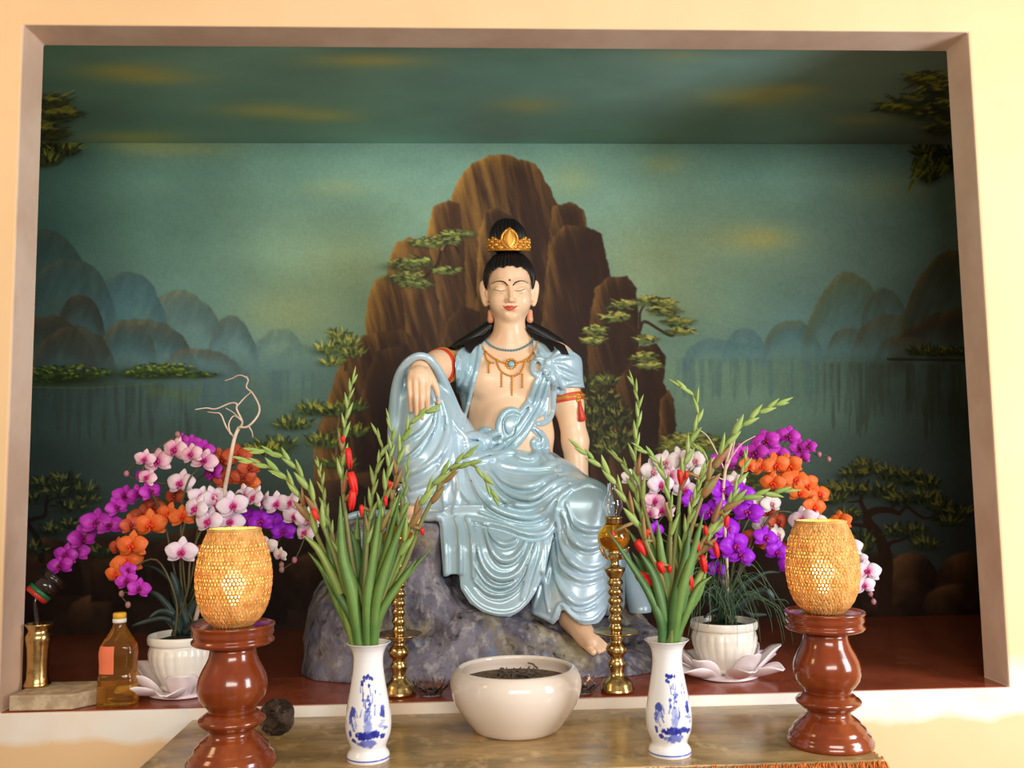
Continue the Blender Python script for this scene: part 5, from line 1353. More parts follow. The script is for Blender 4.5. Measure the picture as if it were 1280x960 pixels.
# small cut glass dishes
def glass_dish(u, v, lab):
    p = G(u, v, ZS); p = p + np.array((0, .05, 0)); p[2] = ZS + .003; s = pxs(p[1])
    mb = MB()
    for (r0, r1, z0, z1, n, ph) in ((10, 26, 2, 14, 12, 0), (8, 19, 3, 21, 10, .3)):
        for k in range(n):
            a = 2 * PI * k / n + ph; d = np.array((math.cos(a), math.sin(a), 0)); e = np.array((-math.sin(a), math.cos(a), 0))
            pts = []
            for i in range(6):
                t = i / 5; wd_ = 5.2 * math.sin(PI * (.15 + .85 * t) * .98) ** .6 if t < 1 else .3
                c = d * (r0 + (r1 - r0) * t) + np.array((0, 0, z0 + (z1 - z0) * t ** 1.5))
                pts += [c - e * wd_, c - d * 1.0 + np.array((0, 0, -1.6)), c + e * wd_, c + np.array((0, 0, .9))]
            V = [p + q * s for q in pts]; F = []
            for i in range(5):
                for kk in range(4): F.append((i * 4 + kk, i * 4 + (kk + 1) % 4, i * 4 + 4 + (kk + 1) % 4, i * 4 + 4 + kk))
            F += [(3, 2, 1, 0), (20, 21, 22, 23)]
            mb.add(V, F)
    mb.lathe([(0, 0), (13 * s, 0), (14 * s, 2.5 * s), (9 * s, 4 * s), (0, 4.5 * s)], 24, p)
    o = mb.build('glass_candle_dish', m_glass, None, p, smooth=False); tag(o, lab, 'candle holder', 'cut glass lotus dishes')
glass_dish(538, 874, 'clear cut glass lotus dish left of the incense bowl'); glass_dish(729, 871, 'clear cut glass lotus dish half hidden behind right side of the incense bowl')

# ------------------------------------------------------------------ planters on lotus saucers
m_pot = mat('white_glazed_planter', (248, 240, 226), rough=.25, coat=.3)
m_lotus = mat('pale_pink_ceramic', (250, 236, 236), rough=.22, coat=.4)
m_soil = mat('dark_potting_moss', (40, 32, 24), rough=.95); bump_noise(m_soil, 90, .8, .02)
POTS = []
def petal_grid(L, W, n, m, f):
    """closed thin petal; f(t,s) gives the mid-surface point for t along, s across (-1..1)"""
    V = []; F = []
    for side in (1, -1):
        for i in range(n + 1):
            for j in range(m + 1):
                V.append(f(i / n, 2 * j / m - 1, side))
    N1 = (n + 1) * (m + 1)
    for i in range(n):
        for j in range(m):
            a = i * (m + 1) + j
            F.append((a, a + 1, a + m + 2, a + m + 1)); F.append((N1 + a, N1 + a + m + 1, N1 + a + m + 2, N1 + a + 1))
    for i in range(n):
        for j in (0, m):
            a = i * (m + 1) + j; b = a + m + 1; F.append((a, b, N1 + b, N1 + a) if j == 0 else (b, a, N1 + a, N1 + b))
    for j in range(m):
        a = n * (m + 1) + j; F.append((a, a + 1, N1 + a + 1, N1 + a)); F.append((j + 1, j, N1 + j, N1 + j + 1))
    return V, F
def planter(u, vb, vr, R_px, lab, lab2, seed):
    g = random.Random(seed)
    p = G(u, vb, ZS); s = pxs(p[1]); hgt = S(u, vr, p[1])[2] - ZS
    zt = .022
    t = empty('lotus_saucer', (p[0], p[1], ZS + (.0028 if p[1] < .2 else 0))); tag(t, lab2, 'saucer', 'lotus-shaped saucers under the planters')
    base = np.array(t.location)
    mb = MB(); mb.lathe([(0, 0), (.085, 0), (.11, .008), (.10, .014), (.075, .018), (0, .020)], 40, base); mb.build('dish', m_lotus, t)
    for (n, r0, r1, z1, W, ph) in ((7, .075, .225, .045, .105, .25), (6, .07, .185, .092, .098, .75)):
        for k in range(n):
            a = 2 * PI * (k + ph) / n + g.uniform(-.12, .12); d = np.array((math.cos(a), math.sin(a), 0)); e = np.array((-math.sin(a), math.cos(a), 0)); zz = z1 * g.uniform(.75, 1.2); rr = r1 * g.uniform(.92, 1.06)
            def f(t_, s_, side):
                w_ = W * .5 * (math.sin(PI * min(.985, .16 + .84 * t_) ** 1.15) ** .65)
                r = r0 + (rr - r0) * t_; z = .010 + zz * t_ ** 1.6 + .030 * s_ * s_ * math.sin(PI * t_ * .9) - .012 * max(0, t_ - .75) * 4 * (s_ * s_)
                return base + d * r + e * w_ * s_ + np.array((0, 0, z + side * .0022))
            V, F = petal_grid(0, 0, 10, 8, f); m2 = MB(); m2.add(V, F); m2.build('petal', m_lotus, t)
    q = base + np.array((0, 0, zt))
    t2 = empty('planter', tuple(q)); tag(t2, lab, 'planter', 'pair of white fluted planters')
    k = R_px * s; hh = hgt - zt
    pr = [(0, 0), (.62, 0), (.66, .04), (.63, .08), (.70, .16), (.84, .32), (.945, .52), (.965, .66), (.93, .78), (.895, .82), (.90, .835), (.985, .85), (1.0, .89), (1.0, .96), (.975, 1.0), (.93, 1.0), (.90, .96), (.88, .86), (.86, .8), (0, .8)]
    def flute(r, z, a):
        zz = (z) / hh
        return r * (1 + .022 * (abs(math.cos(a * 11)) ** .6 - .6) * sstep(.12, .2, zz) * (1 - sstep(.74, .80, zz))) if r > .3 * k else r
    # refine the profile for smooth flutes
    pp = []
    for (a, b) in zip(pr[:-1], pr[1:]):
        for i in range(4): pp.append((a[0] + (b[0] - a[0]) * i / 4, a[1] + (b[1] - a[1]) * i / 4))
    pp.append(pr[-1])
    mb = MB(); mb.lathe([(r * k, z * hh) for r, z in pp], 132, q, wob=flute); mb.build('body', m_pot, t2)
    mb = MB(); mb.lathe([(.87 * k, .84 * hh), (.7 * k, .90 * hh), (.4 * k, .95 * hh), (0, .97 * hh)], 40, q, wob=lambda r, z, a: r * (1 + .03 * math.sin(a * 9))); o = mb.build('soil', m_soil, t2)
    POTS.append((q + np.array((0, 0, hh)), k, s))
planter(229, 868, 793, 42, 'white fluted planter holding the left orchids, behind the left lantern stand', 'pale lotus-petal saucer under the left planter, beside the oil bottle', 1)
planter(907, 846, 775, 41, 'white fluted planter holding the right orchids, behind the right vase', 'pale lotus-petal saucer under the right planter, by the right lamp stand', 2)

# ------------------------------------------------------------------ things on the left of the sill
p0 = G(12, 890, ZS); p0 = np.array((max(p0[0], XL + .004), .014, ZS + .0028))
m_slab = mat('beige_stone_slab', (206, 184, 152), rough=.8); mix_noise(m_slab, (176, 150, 118), 20); bump_noise(m_slab, 60, .3, .01)
mb = MB(); X = p0[0]
V = [(X, .016, 0), (X + .19, .016, 0), (X + .265, .10, 0), (X + .275, .20, 0), (X, .20, 0)]
mb.add([(a, b, ZS + .003) for a, b, _ in V] + [(a, b, ZS + .050) for a, b, _ in V], [(4, 3, 2, 1, 0), (5, 6, 7, 8, 9), (0, 1, 6, 5), (1, 2, 7, 6), (2, 3, 8, 7), (3, 4, 9, 8), (4, 0, 5, 9)])
slab_o = bevel(mb.build('stone_slab', m_slab, None, (X + .12, .1, ZS + .003), smooth=False), .005); tag(slab_o, 'beige stone slab lying in the left corner of the sill', 'slab')
bv = G(46, 860, ZS + .0505); bv = np.array((bv[0] + .012, .150, ZS + .0505)); bv = S(47, 850, .145); bv[2] = ZS + .0505
brass = empty('brass_vase', tuple(bv)); tag(brass, 'small polished brass vase on the stone slab in the left corner', 'vase')
s = pxs(.145)
mb = MB(); mb.lathe([(r * s, z * s) for r, z in [(0, 0), (14.5, 0), (15, 2), (14, 4), (12.5, 10), (12.2, 26), (13, 44), (14.5, 54), (15, 58), (13.5, 61), (12, 64), (12.5, 67), (15, 71), (16, 73), (14.8, 73), (11.5, 67), (11, 60), (11, 20), (0, 14)]], 40, bv); mb.build('body', m_brass, brass)
# striker standing in the brass vase
hA = S(43.5, 746, .17); hB = S(71, 719, .20); ax = (hB - hA); ax /= np.linalg.norm(ax)
mal = empty('gong_striker', tuple(bv + np.array((0, 0, 20 * s)))); tag(mal, 'dark striker with red and green bands leaning out of the brass vase', 'striker')
m_blk = mat('dark_lacquer', (40, 26, 22), rough=.2, coat=.6)
def ringed(mb, t0, t1, r0, r1): mb.tube([hA + ax * t0 * s, hA + ax * (t0 * .5 + t1 * .5) * s, hA + ax * t1 * s], [r0 * s, (r0 + r1) * .5 * s, r1 * s], 28)
mb = MB(); mb.tube(catmull([bv + np.array((0, .0, 16 * s)), bv + np.array((-.004, .0, 66 * s)), hA + np.array((0.002, 0, -.02)), hA + ax * 8 * s], 4), 3.0 * s, 10); mb.build('handle', m_blk, mal)
mb = MB(); ringed(mb, 0, 5, 14.5, 15.5); mb.build('red_band', mat('red_lacquer', (190, 44, 34), rough=.3), mal)
mb = MB(); ringed(mb, 5.01, 10, 15.2, 15.2); mb.build('green_band', mat('green_lacquer', (30, 104, 62), rough=.3), mal)
mb = MB(); ringed(mb, 10.01, 24, 15, 15); ringed(mb, 24, 30, 15, 16.5); ringed(mb, 30, 33, 16.5, 14); mb.build('head', m_blk, mal)
# oil bottle
ob = G(140, 886, ZS); ob = ob + np.array((0, .045, 0)); ob[2] = ZS + .0028; s = pxs(ob[1])
bot = empty('oil_bottle', tuple(ob)); tag(bot, 'clear plastic bottle of golden cooking oil with yellow cap, on the sill', 'bottle')
m_oil = mat('golden_oil_bottle', (240, 172, 60), rough=.05, trans=.92, ior=1.45)
def sup(rx, ry, z, n=40, e=3.2):
    out = []
    for k in range(n):
        a = 2 * PI * k / n; c, d = math.cos(a), math.sin(a)
        out.append((ob[0] + rx * math.copysign(abs(c) ** (2 / e), c) * s, ob[1] + ry * math.copysign(abs(d) ** (2 / e), d) * s, ob[2] + z * s))
    return out
def loft(rings, cap=True):
    n = len(rings[0]); V = [q for r in rings for q in r]; F = []
    for i in range(len(rings) - 1):
        for k in range(n): F.append((i * n + k, i * n + (k + 1) % n, (i + 1) * n + (k + 1) % n, (i + 1) * n + k))
    if cap: F += [tuple(range(n))[::-1], tuple((len(rings) - 1) * n + k for k in range(n))]
    return V, F
def ribs(z): return 1 + (.012 * math.sin(z * .95) if z < 32 else 0)
rings = [sup(20, 15, 0), sup(22, 16.5, 1.5)]
for z in np.arange(3, 72, 1.5): 
    w_ = np.interp(z, [3, 12, 32, 38, 46, 60, 68, 72], [22.6, 22.8, 22.2, 20.6, 20.4, 21.4, 20.4, 18.8]); rings.append(sup(w_ * ribs(z), w_ * .74 * ribs(z), z))
for z, w_ in ((76, 16.8), (81, 13.5), (86, 10.4), (90, 8.3), (93, 7.2), (97, 7.0)): rings.append(sup(w_, w_ * (.78 + .22 * (z - 76) / 21), z, e=2.4))
V, F = loft(rings); mb = MB(); mb.add(V, F); mb.build('body', m_oil, bot)
mb = MB(); mb.lathe([(0, 96), (7.8, 96), (8, 98), (7.8, 100.5), (0, 100.5)] and [(r * s, z * s) for r, z in [(0, 96), (7.8, 96), (8, 98), (7.8, 100.6), (0, 100.8)]], 24, ob); mb.build('cap_ring', mat('white_plastic', (240, 232, 216), rough=.4), bot)
mb = MB(); mb.lathe([(r * s, z * s) for r, z in [(0, 100.8), (7.6, 100.9), (7.7, 106), (6.8, 107.5), (0, 107.6)]], 24, ob); mb.build('cap', mat('yellow_plastic', (236, 176, 52), rough=.4), bot)
lab = []
for z in np.linspace(38, 70, 9):
    w_ = np.interp(z, [32, 38, 46, 60, 68, 72], [22.2, 20.6, 20.4, 21.4, 20.4, 18.8]) + .35
    ring = sup(w_, w_ * .74, z, 72); lab.append([ring[(k) % 72] for k in range(33, 55)])
V = [q for r in lab for q in r]; n = len(lab[0]); F = [(i * n + k, i * n + k + 1, (i + 1) * n + k + 1, (i + 1) * n + k) for i in range(8) for k in range(n - 1)]
mb = MB(); mb.add(V, F); o = mb.build('paper_label', mat('salmon_label', (240, 124, 84), rough=.5), bot)
# crumpled bag behind the left stand
pb = G(346, 918, ZTAB); pb[2] = ZTAB + .0005; s = pxs(pb[1])
cb = pb + np.array((0, 0, 20 * s))
def bag_fn(P):
    f = Field(P); f.ell(cb, np.array((21, 18, 21)) * s)
    d = f.d; x, y, z = P[..., 0], P[..., 1], P[..., 2]
    d = d + (np.abs(fbm(x * 45, y * 45, z * 45, 2, 5) - .5) - .1) * .03
    return np.maximum(d, pb[2] - z)
m_bag = mat('smoky_plastic_film', (120, 100, 90), rough=.12, trans=.75, ior=1.2); mix_noise(m_bag, (60, 52, 40), 30)
o = sdf_object('plastic_bag', bag_fn, cb - .055, cb + .055, .0022, m_bag, None)
o.data.transform(Matrix.Translation(tuple(-pb))); o.location = tuple(pb)
tag(o, 'dark crumpled plastic bag on the table behind the left lamp stand', 'bag')
# ------------------------------------------------------------------ gladioli in the two vases
def tint(name, a, b, rough=.45, sss=0.0, scale=12):
    m = mat(name, a, rough=rough, spec=.4); mix_noise(m, b, scale, .38, .66); return m
m_stem = tint('gladiolus_stem_green', (112, 132, 66), (138, 120, 74))
m_budg = tint('gladiolus_bud_green', (132, 160, 78), (164, 182, 104), scale=20)
m_budr = tint('gladiolus_sheath_red_green', (134, 128, 68), (156, 92, 62), scale=22)
m_leafg = [tint('sword_leaf_green', (92, 128, 62), (120, 148, 74), scale=9), tint('sword_leaf_yellow_green', (122, 146, 66), (146, 162, 84), scale=9), tint('sword_leaf_dark_green', (72, 106, 58), (92, 124, 66), scale=9)]
m_redp = tint('gladiolus_red_petal', (226, 40, 28), (200, 26, 26), scale=25)
def spindle(mb, p, d, L, w, side, bend=.18):
    d = d / np.linalg.norm(d); pts = []; r = []
    for i in range(8):
        t = i / 7; pts.append(p + d * L * t + side * bend * L * (t * t)); r.append(max(w * math.sin(PI * min(1, .12 + .88 * t) ** .8) ** .8, w * .06))
    mb.tube(pts, r, 8, flat=.7)
def gl_stalk(vi, path, dy, label, bud_from, leaves, reds, seed, budpx=24):
    g = random.Random(seed)
    vp, vh = VASES[vi]; y0 = vp[1]; s = pxs(y0)
    mu, mv = project(vp + np.array((0, 0, vh)))
    top = path[0]
    off = (top[0] - mu) * .35
    full = [(mu + off * .2, mv + 62), (mu + off, mv + 4)] + path
    n = len(full); oy = g.uniform(-.02, .02)
    P = [S(u, v, y0 + (oy if i else 0) + dy * (max(0, i - 1) / (n - 2)) ** 1.2) for i, (u, v) in enumerate(full)]
    C = np.array(catmull(P, 8)); L = np.concatenate([[0], np.cumsum(np.linalg.norm(np.diff(C, axis=0), axis=1))])
    root = empty('gladiolus_stalk', tuple(C[0])); tag(root, label, 'flower stalk', 'gladioli in the %s vase' % ('left' if vi == 0 else 'right'))
    m = MB(); tt = L / L[-1]
    m.tube(C, np.interp(tt, [0, .4, .8, 1], [3.4, 3.0, 2.0, 1.0]) * s, 8); m.build('stem', m_stem, root)
    def at(x):
        q = np.array([np.interp(x, L, C[:, k]) for k in range(3)]); q2 = np.array([np.interp(min(x + .01, L[-1]), L, C[:, k]) for k in range(3)]); q1 = np.array([np.interp(max(x - .01, 0), L, C[:, k]) for k in range(3)])
        d = q2 - q1; return q, d / np.linalg.norm(d)
    x = L[-1] * bud_from; k = 0
    while x < L[-1] * .985:
        t = (x / L[-1] - bud_from) / (1 - bud_from)
        q, d = at(x); side = np.cross(d, (0, 1, 0)); side /= np.linalg.norm(side); side = side * (1 if k % 2 else -1) + np.array((0, -.25, 0))
        Lb = budpx * s * (1.15 - .55 * t) * g.uniform(.85, 1.15); w = Lb * .145
        mb = MB(); spindle(mb, q, d * math.cos(.24) + side * math.sin(.24), Lb * 1.1, w * 1.12, side, g.uniform(-.06, .12)); mb.build('bud', m_budg if t > .35 or g.random() < .4 else m_budr, root)
        x += Lb * .62; k += 1
    q, d = at(L[-1] * .985); mb = MB(); spindle(mb, q, d, budpx * .8 * s, budpx * .09 * s, np.zeros(3)); mb.build('bud', m_budg, root)
    for (lp, w, mi) in leaves:
        o2 = (lp[0][0] - mu) * .5
        f2 = [(mu + max(-14, min(14, o2)) * .5, mv + 45), (mu + max(-22, min(22, o2)), mv + 2)] + lp
        ly = g.uniform(-.045, .03)
        Q = np.array(catmull([S(u, v, y0 + (ly if i else 0) * min(i, 2) / 2) for i, (u, v) in enumerate(f2)], 7)); LL = np.linspace(0, 1, len(Q))
        V = []; F = []
        for i, (c, t) in enumerate(zip(Q, LL)):
            dd = Q[min(i + 1, len(Q) - 1)] - Q[max(i - 1, 0)]; dd /= np.linalg.norm(dd)
            sd = np.cross(dd, (0, 1, 0)); sd /= np.linalg.norm(sd); yaw = g.uniform(0, 0) + .35 * (1 if o2 > 0 else -1)
            sd = sd * math.cos(yaw) + np.array((0, 1, 0)) * math.sin(yaw); nn = np.cross(sd, dd)
            ww = w * s * .5 * np.interp(t, [0, .2, .55, .85, 1], [.65, .9, 1.0, .55, .03])
            V += [c - sd * ww, c + nn * ww * .18, c + sd * ww, c - nn * ww * .10]
        for i in range(len(Q) - 1):
            for kk in range(4): F.append((i * 4 + kk, i * 4 + (kk + 1) % 4, i * 4 + 4 + (kk + 1) % 4, i * 4 + 4 + kk))
        F.append((3, 2, 1, 0)); b = 4 * (len(Q) - 1); F.append((b, b + 1, b + 2, b + 3))
        mb = MB(); mb.add(V, F); mb.build('leaf', m_leafg[mi], root)
    for (u, v, sz, du, dv) in reds:
        i = int(np.argmin([(project(c)[0] - u) ** 2 + (project(c)[1] - v) ** 2 for c in C])); c = C[i]; y = c[1] - .008
        a = S(u - du * .5, v - dv * .5, y); b = S(u + du * .5, v + dv * .5, y); d = b - a; LB = np.linalg.norm(d); d /= LB
        sd = np.cross(d, (0, 1, 0)); mb = MB()
        for j in range(4):
            th = j * PI / 2 + .4; e = sd * math.cos(th) + np.cross(d, sd) * math.sin(th); spindle(mb, a + e * sz * .12 * s, d + e * .03, LB * (1.05 + .10 * (j % 2)), sz * .42 * s, e, .03)
        mb.build('red_flower_bud', m_redp, root)
        mb = MB(); st = c if np.linalg.norm(c - a) < .05 else a - d * .01
        mb.tube([c, (c + a) / 2 + np.array((0, -.002, 0)), a + d * LB * .25], [2.0 * s, 2.4 * s, sz * .34 * s], 8); mb.build('calyx', m_budr, root)
A = 0
gl_stalk(0, [(438, 760), (420, 700), (400, 648), (384, 608), (364, 578), (342, 566), (318, 562)], -.05, 'gladiolus stalk in left vase arching furthest left, upper of two', .60, [([(425, 740), (400, 690), (378, 668)], 13, 1)], [(394, 643, 8, 5, 14)], 1)
gl_stalk(0, [(434, 765), (415, 712), (392, 660), (372, 616), (354, 594), (332, 582), (304, 574)], -.10, 'gladiolus stalk in left vase arching furthest left, lower of two', .60, [([(425, 760), (405, 715), (385, 690)], 11, 0)], [], 2)
gl_stalk(0, [(446, 740), (434, 660), (428, 600), (430, 545), (436, 500), (442, 470)], .02, 'tallest upright gladiolus stalk in left vase, with three red blooms', .62, [([(434, 760), (415, 700), (408, 655)], 15, 2), ([(448, 745), (446, 690), (447, 640)], 17, 0), ([(440, 740), (428, 690), (425, 620)], 17, 0)], [(436, 572, 10, 3, 24), (441, 603, 13, 6, 26), (440, 624, 12, -2, 24), (429, 549, 6, 0, 8)], 3)
gl_stalk(0, [(455, 750), (458, 690), (463, 640), (470, 590), (478, 560), (470, 540)], .05, 'short gladiolus stalk in left vase with its tip bent left', .55, [([(455, 740), (458, 690), (456, 620)], 15, 2)], [(452, 638, 7, 1, 14)], 4)
gl_stalk(0, [(464, 750), (474, 680), (481, 620), (487, 575), (490, 545), (486, 524)], -.03, 'upright gladiolus stalk in middle of left vase', .58, [([(465, 745), (474, 680), (476, 625)], 15, 2), ([(472, 770), (498, 730), (520, 700)], 14, 0), ([(460, 750), (468, 690), (478, 620)], 14, 0)], [(482, 626, 6, 1, 12)], 5)
gl_stalk(0, [(470, 745), (484, 670), (494, 600), (502, 555), (516, 526), (540, 511)], -.02, 'gladiolus stalk in left vase whose tip crosses the resting hand', .58, [([(466, 745), (482, 690), (505, 600)], 13, 0)], [(487, 607, 6, 1, 12)], 6, 26)
gl_stalk(0, [(474, 760), (500, 690), (524, 632), (546, 600), (566, 582), (586, 566)], -.05, 'gladiolus stalk in left vase leaning right across the blue robe', .52, [([(474, 770), (495, 735), (540, 684)], 13, 0), ([(470, 760), (490, 720), (520, 660)], 14, 1)], [(528, 664, 6, 2, 9)], 7, 27)
gl_stalk(0, [(472, 750), (490, 690), (502, 640), (507, 600), (510, 580)], .05, 'gladiolus stalk in left vase standing in front of the raised shin', .55, [([(470, 750), (488, 690), (512, 630)], 14, 0), ([(440, 770), (418, 735), (404, 712)], 13, 2), ([(468, 760), (492, 690), (498, 650)], 12, 2)], [], 8)
gl_stalk(0, [(478, 765), (508, 700), (530, 645), (552, 606), (574, 583), (592, 582), (606, 600), (618, 622)], -.07, 'gladiolus stalk in left vase leaning right, its tip drooping over the lap', .66, [([(450, 760), (440, 720), (398, 650)], 12, 1), ([(452, 750), (446, 690), (438, 660)], 20, 2)], [], 9)
gl_stalk(0, [(442, 755), (422, 690), (408, 640), (402, 600), (398, 580)], .06, 'short reddish gladiolus stalk in left vase behind the two arching ones', .50, [([(452, 745), (462, 680), (470, 640)], 15, 0), ([(446, 760), (432, 720), (420, 690)], 15, 0)], [], 10, 20)
# right vase
gl_stalk(1, [(832, 740), (812, 690), (790, 640), (768, 602), (748, 580), (722, 558)], -.03, 'gladiolus stalk in right vase leaning left, its tip in front of the left arm', .56, [([(825, 770), (805, 730), (758, 660)], 15, 2), ([(830, 760), (808, 700), (784, 660)], 17, 0)], [(766, 668, 5, 1, 8)], 11, 26)
gl_stalk(1, [(834, 730), (812, 660), (800, 610), (794, 572), (796, 535), (798, 505), (790, 474)], .03, 'tallest upright gladiolus stalk in right vase', .60, [([(826, 760), (806, 715), (790, 690)], 18, 2), ([(836, 750), (826, 695), (822, 650)], 16, 0), ([(832, 740), (818, 690), (806, 640)], 18, 0)], [(801, 684, 11, 10, 17), (809, 666, 6, 0, 10)], 12)
gl_stalk(1, [(840, 730), (846, 660), (852, 600), (862, 556), (872, 524), (868, 496), (846, 480)], .02, 'tall gladiolus stalk in right vase with its tip curling left', .62, [([(845, 750), (852, 700), (858, 655)], 16, 0), ([(850, 760), (862, 715), (872, 670)], 14, 2), ([(842, 740), (846, 680), (850, 630)], 15, 2)], [(850, 596, 8, 2, 18)], 13)
gl_stalk(1, [(848, 735), (862, 670), (878, 620), (896, 575), (920, 540), (948, 516), (976, 503)], -.04, 'gladiolus stalk in right vase reaching up furthest right', .60, [([(850, 745), (866, 690), (880, 640)], 13, 0)], [(882, 663, 7, 2, 12)], 14, 28)
gl_stalk(1, [(850, 745), (872, 690), (896, 646), (920, 626), (950, 618), (985, 614)], -.07, 'gladiolus stalk in right vase bending flat to the right over purple orchids', .62, [([(852, 760), (874, 720), (884, 690)], 12, 1)], [(908, 651, 8, -2, 14), (895, 687, 9, 4, 18)], 15, 26)
gl_stalk(1, [(830, 745), (812, 690), (800, 640), (790, 600), (780, 580), (768, 569)], .05, 'short gladiolus stalk in right vase with tip nodding left over white orchids', .58, [([(830, 765), (818, 720), (800, 690)], 17, 2)], [(806, 724, 13, 20, 13)], 16, 22)
gl_stalk(1, [(838, 740), (838, 680), (838, 640), (832, 600), (820, 575), (800, 560)], -.05, 'gladiolus stalk in right vase curving left in front of white orchids', .60, [([(838, 750), (836, 700), (836, 660)], 13, 0)], [(826, 709, 11, 6, 13), (837, 711, 7, 0, 8)], 17, 22)
gl_stalk(1, [(844, 740), (854, 680), (866, 630), (878, 596), (884, 575), (872, 560)], .05, 'gladiolus stalk in right vase with a hooked pale green tip', .56, [([(854, 770), (874, 740), (884, 700)], 13, 0), ([(844, 750), (856, 700), (862, 660)], 14, 2)], [(872, 681, 8, 2, 16), (863, 727, 9, 2, 20)], 18, 22)
gl_stalk(1, [(850, 740), (876, 690), (904, 645), (920, 610), (930, 585), (933, 568)], .02, 'gladiolus stalk in right vase leaning right in front of magenta orchids', .55, [([(856, 770), (872, 735), (890, 720)], 11, 0)], [(879, 704, 11, 4, 21)], 19, 22)
gl_stalk(1, [(846, 740), (852, 690), (860, 650), (870, 615), (876, 592)], -.08, 'short gladiolus stalk at the front of right vase with pink-red sheaths', .45, [([(846, 770), (850, 740), (852, 700)], 14, 1)], [(858, 594, 6, 1, 10)], 20, 22)

# ------------------------------------------------------------------ orchids
def orchid_mesh(name, c_edge, c_mid, c_ctr, seed, spots=None):
    """a moth orchid bloom of unit radius facing -Y"""
    V = []; F = []; Cc_ = []
    g = random.Random(seed)
    def petal(ang, L, W, r0, cup, tilt, yo):
        ca, sa = math.cos(ang), math.sin(ang)
        def f(t, s, side):
            w = W * .5 * (math.sin(PI * min(.985, .08 + .92 * t) ** .85) ** .62)
            x = s * w; r = r0 + L * t
            y = yo + cup * t * t * L - tilt * t - .16 * W * (1 - s * s) * math.sin(PI * t) + .03 * math.sin(7 * t + 5 * s + seed) + side * .012
            return (r * ca - x * sa, y, r * sa + x * ca)
        v, fc = petal_grid(0, 0, 8, 6, f); b = len(V); V.extend(v); F.extend([tuple(i + b for i in q) for q in fc])
    petal(PI / 2, .92, .62, .04, .16, .02, .05)
    petal(PI / 2 + 2.15, .90, .60, .04, .16, .02, .06); petal(PI / 2 - 2.15, .90, .60, .04, .16, .02, .06)
    petal(.18, .98, 1.06, .03, .10, .05, -.02); petal(PI - .18, .98, 1.06, .03, .10, .05, -.02)
    A = np.array(V); r = np.hypot(A[:, 0], A[:, 2]); th = np.arctan2(A[:, 2], A[:, 0])
    e, m, c = (np.array(q, float) for q in (c_edge, c_mid, c_ctr))
    k1 = sstep(.28, .75, r)[:, None]; k2 = sstep(.05, .38, r)[:, None]
    col = (c * (1 - k2) + m * k2) * (1 - k1) + e * k1
    vein = .5 + .5 * np.sin(th * 34 + r * 3); kv = (vein ** 4 * .30 * (1 - sstep(.5, .95, r)))[:, None]; col = col * (1 - kv) + m * kv
    me = bpy.data.meshes.new(name); me.from_pydata([tuple(p) for p in A], [], F); me.update(); set_colors(me, srgb2lin(col)); return me
def lip_mesh(name):
    mb = MB()
    mb.ball((0, -.10, .03), (.10, .13, .09), 8, 6)
    for s in (-1, 1): mb.ball((s * .13, -.16, -.06), (.085, .12, .13), 8, 6)
    mb.tube([(0, -.06, -.06), (0, -.20, -.18), (0, -.26, -.32), (0, -.22, -.44)], [.07, .10, .11, .03], 8, flat=.5)
    return mb.mesh(name)
m_orch = attr_mat('orchid_petal', rough=.42, spec=.35)
def orch_nodes():
    N, L, b = nodes_of(m_orch); out = [n for n in N if n.type == 'OUTPUT_MATERIAL'][0]
    tr = N.new('ShaderNodeBsdfTranslucent'); a = [n for n in N if n.type == 'ATTRIBUTE'][0]; L.new(a.outputs['Color'], tr.inputs['Color'])
    mx = N.new('ShaderNodeMixShader'); mx.inputs[0].default_value = .18; L.new(b.outputs[0], mx.inputs[1]); L.new(tr.outputs[0], mx.inputs[2]); L.new(mx.outputs[0], out.inputs[0])
orch_nodes()
KINDS = {
 'white': ((248, 232, 240), (244, 214, 230), (214, 96, 160), (196, 36, 120)),
 'blush': ((250, 214, 222), (240, 170, 200), (204, 60, 140), (180, 24, 110)),
 'ivory': ((238, 224, 218), (236, 220, 214), (224, 196, 190), (206, 120, 140)),
 'magenta': ((206, 66, 196), (192, 40, 178), (150, 14, 130), (130, 10, 80)),
 'purple': ((176, 44, 226), (168, 30, 214), (130, 14, 168), (160, 20, 120)),
 'orange': ((240, 122, 58), (240, 108, 42), (214, 70, 26), (226, 60, 24)),
 'rust': ((206, 92, 56), (196, 80, 46), (160, 54, 30), (150, 40, 24))}
OM = {}
for k, (e, m, c, l) in KINDS.items():
    ml = mat('orchid_lip_' + k, l, rough=.4)
    lm = lip_mesh('orchid_lip'); lm.materials.append(ml); lm.polygons.foreach_set('use_smooth', np.ones(len(lm.polygons), bool))
    fm = []
    for sd in (1, 2, 3):
        me = orchid_mesh('orchid_bloom', e, m, c, sd); me.materials.append(m_orch); me.polygons.foreach_set('use_smooth', np.ones(len(me.polygons), bool)); fm.append(me)
    OM[k] = (fm, lm)
m_ostem = tint('orchid_stem', (74, 66, 40), (96, 84, 48)); m_obud = tint('orchid_bud', (176, 110, 130), (150, 120, 90))
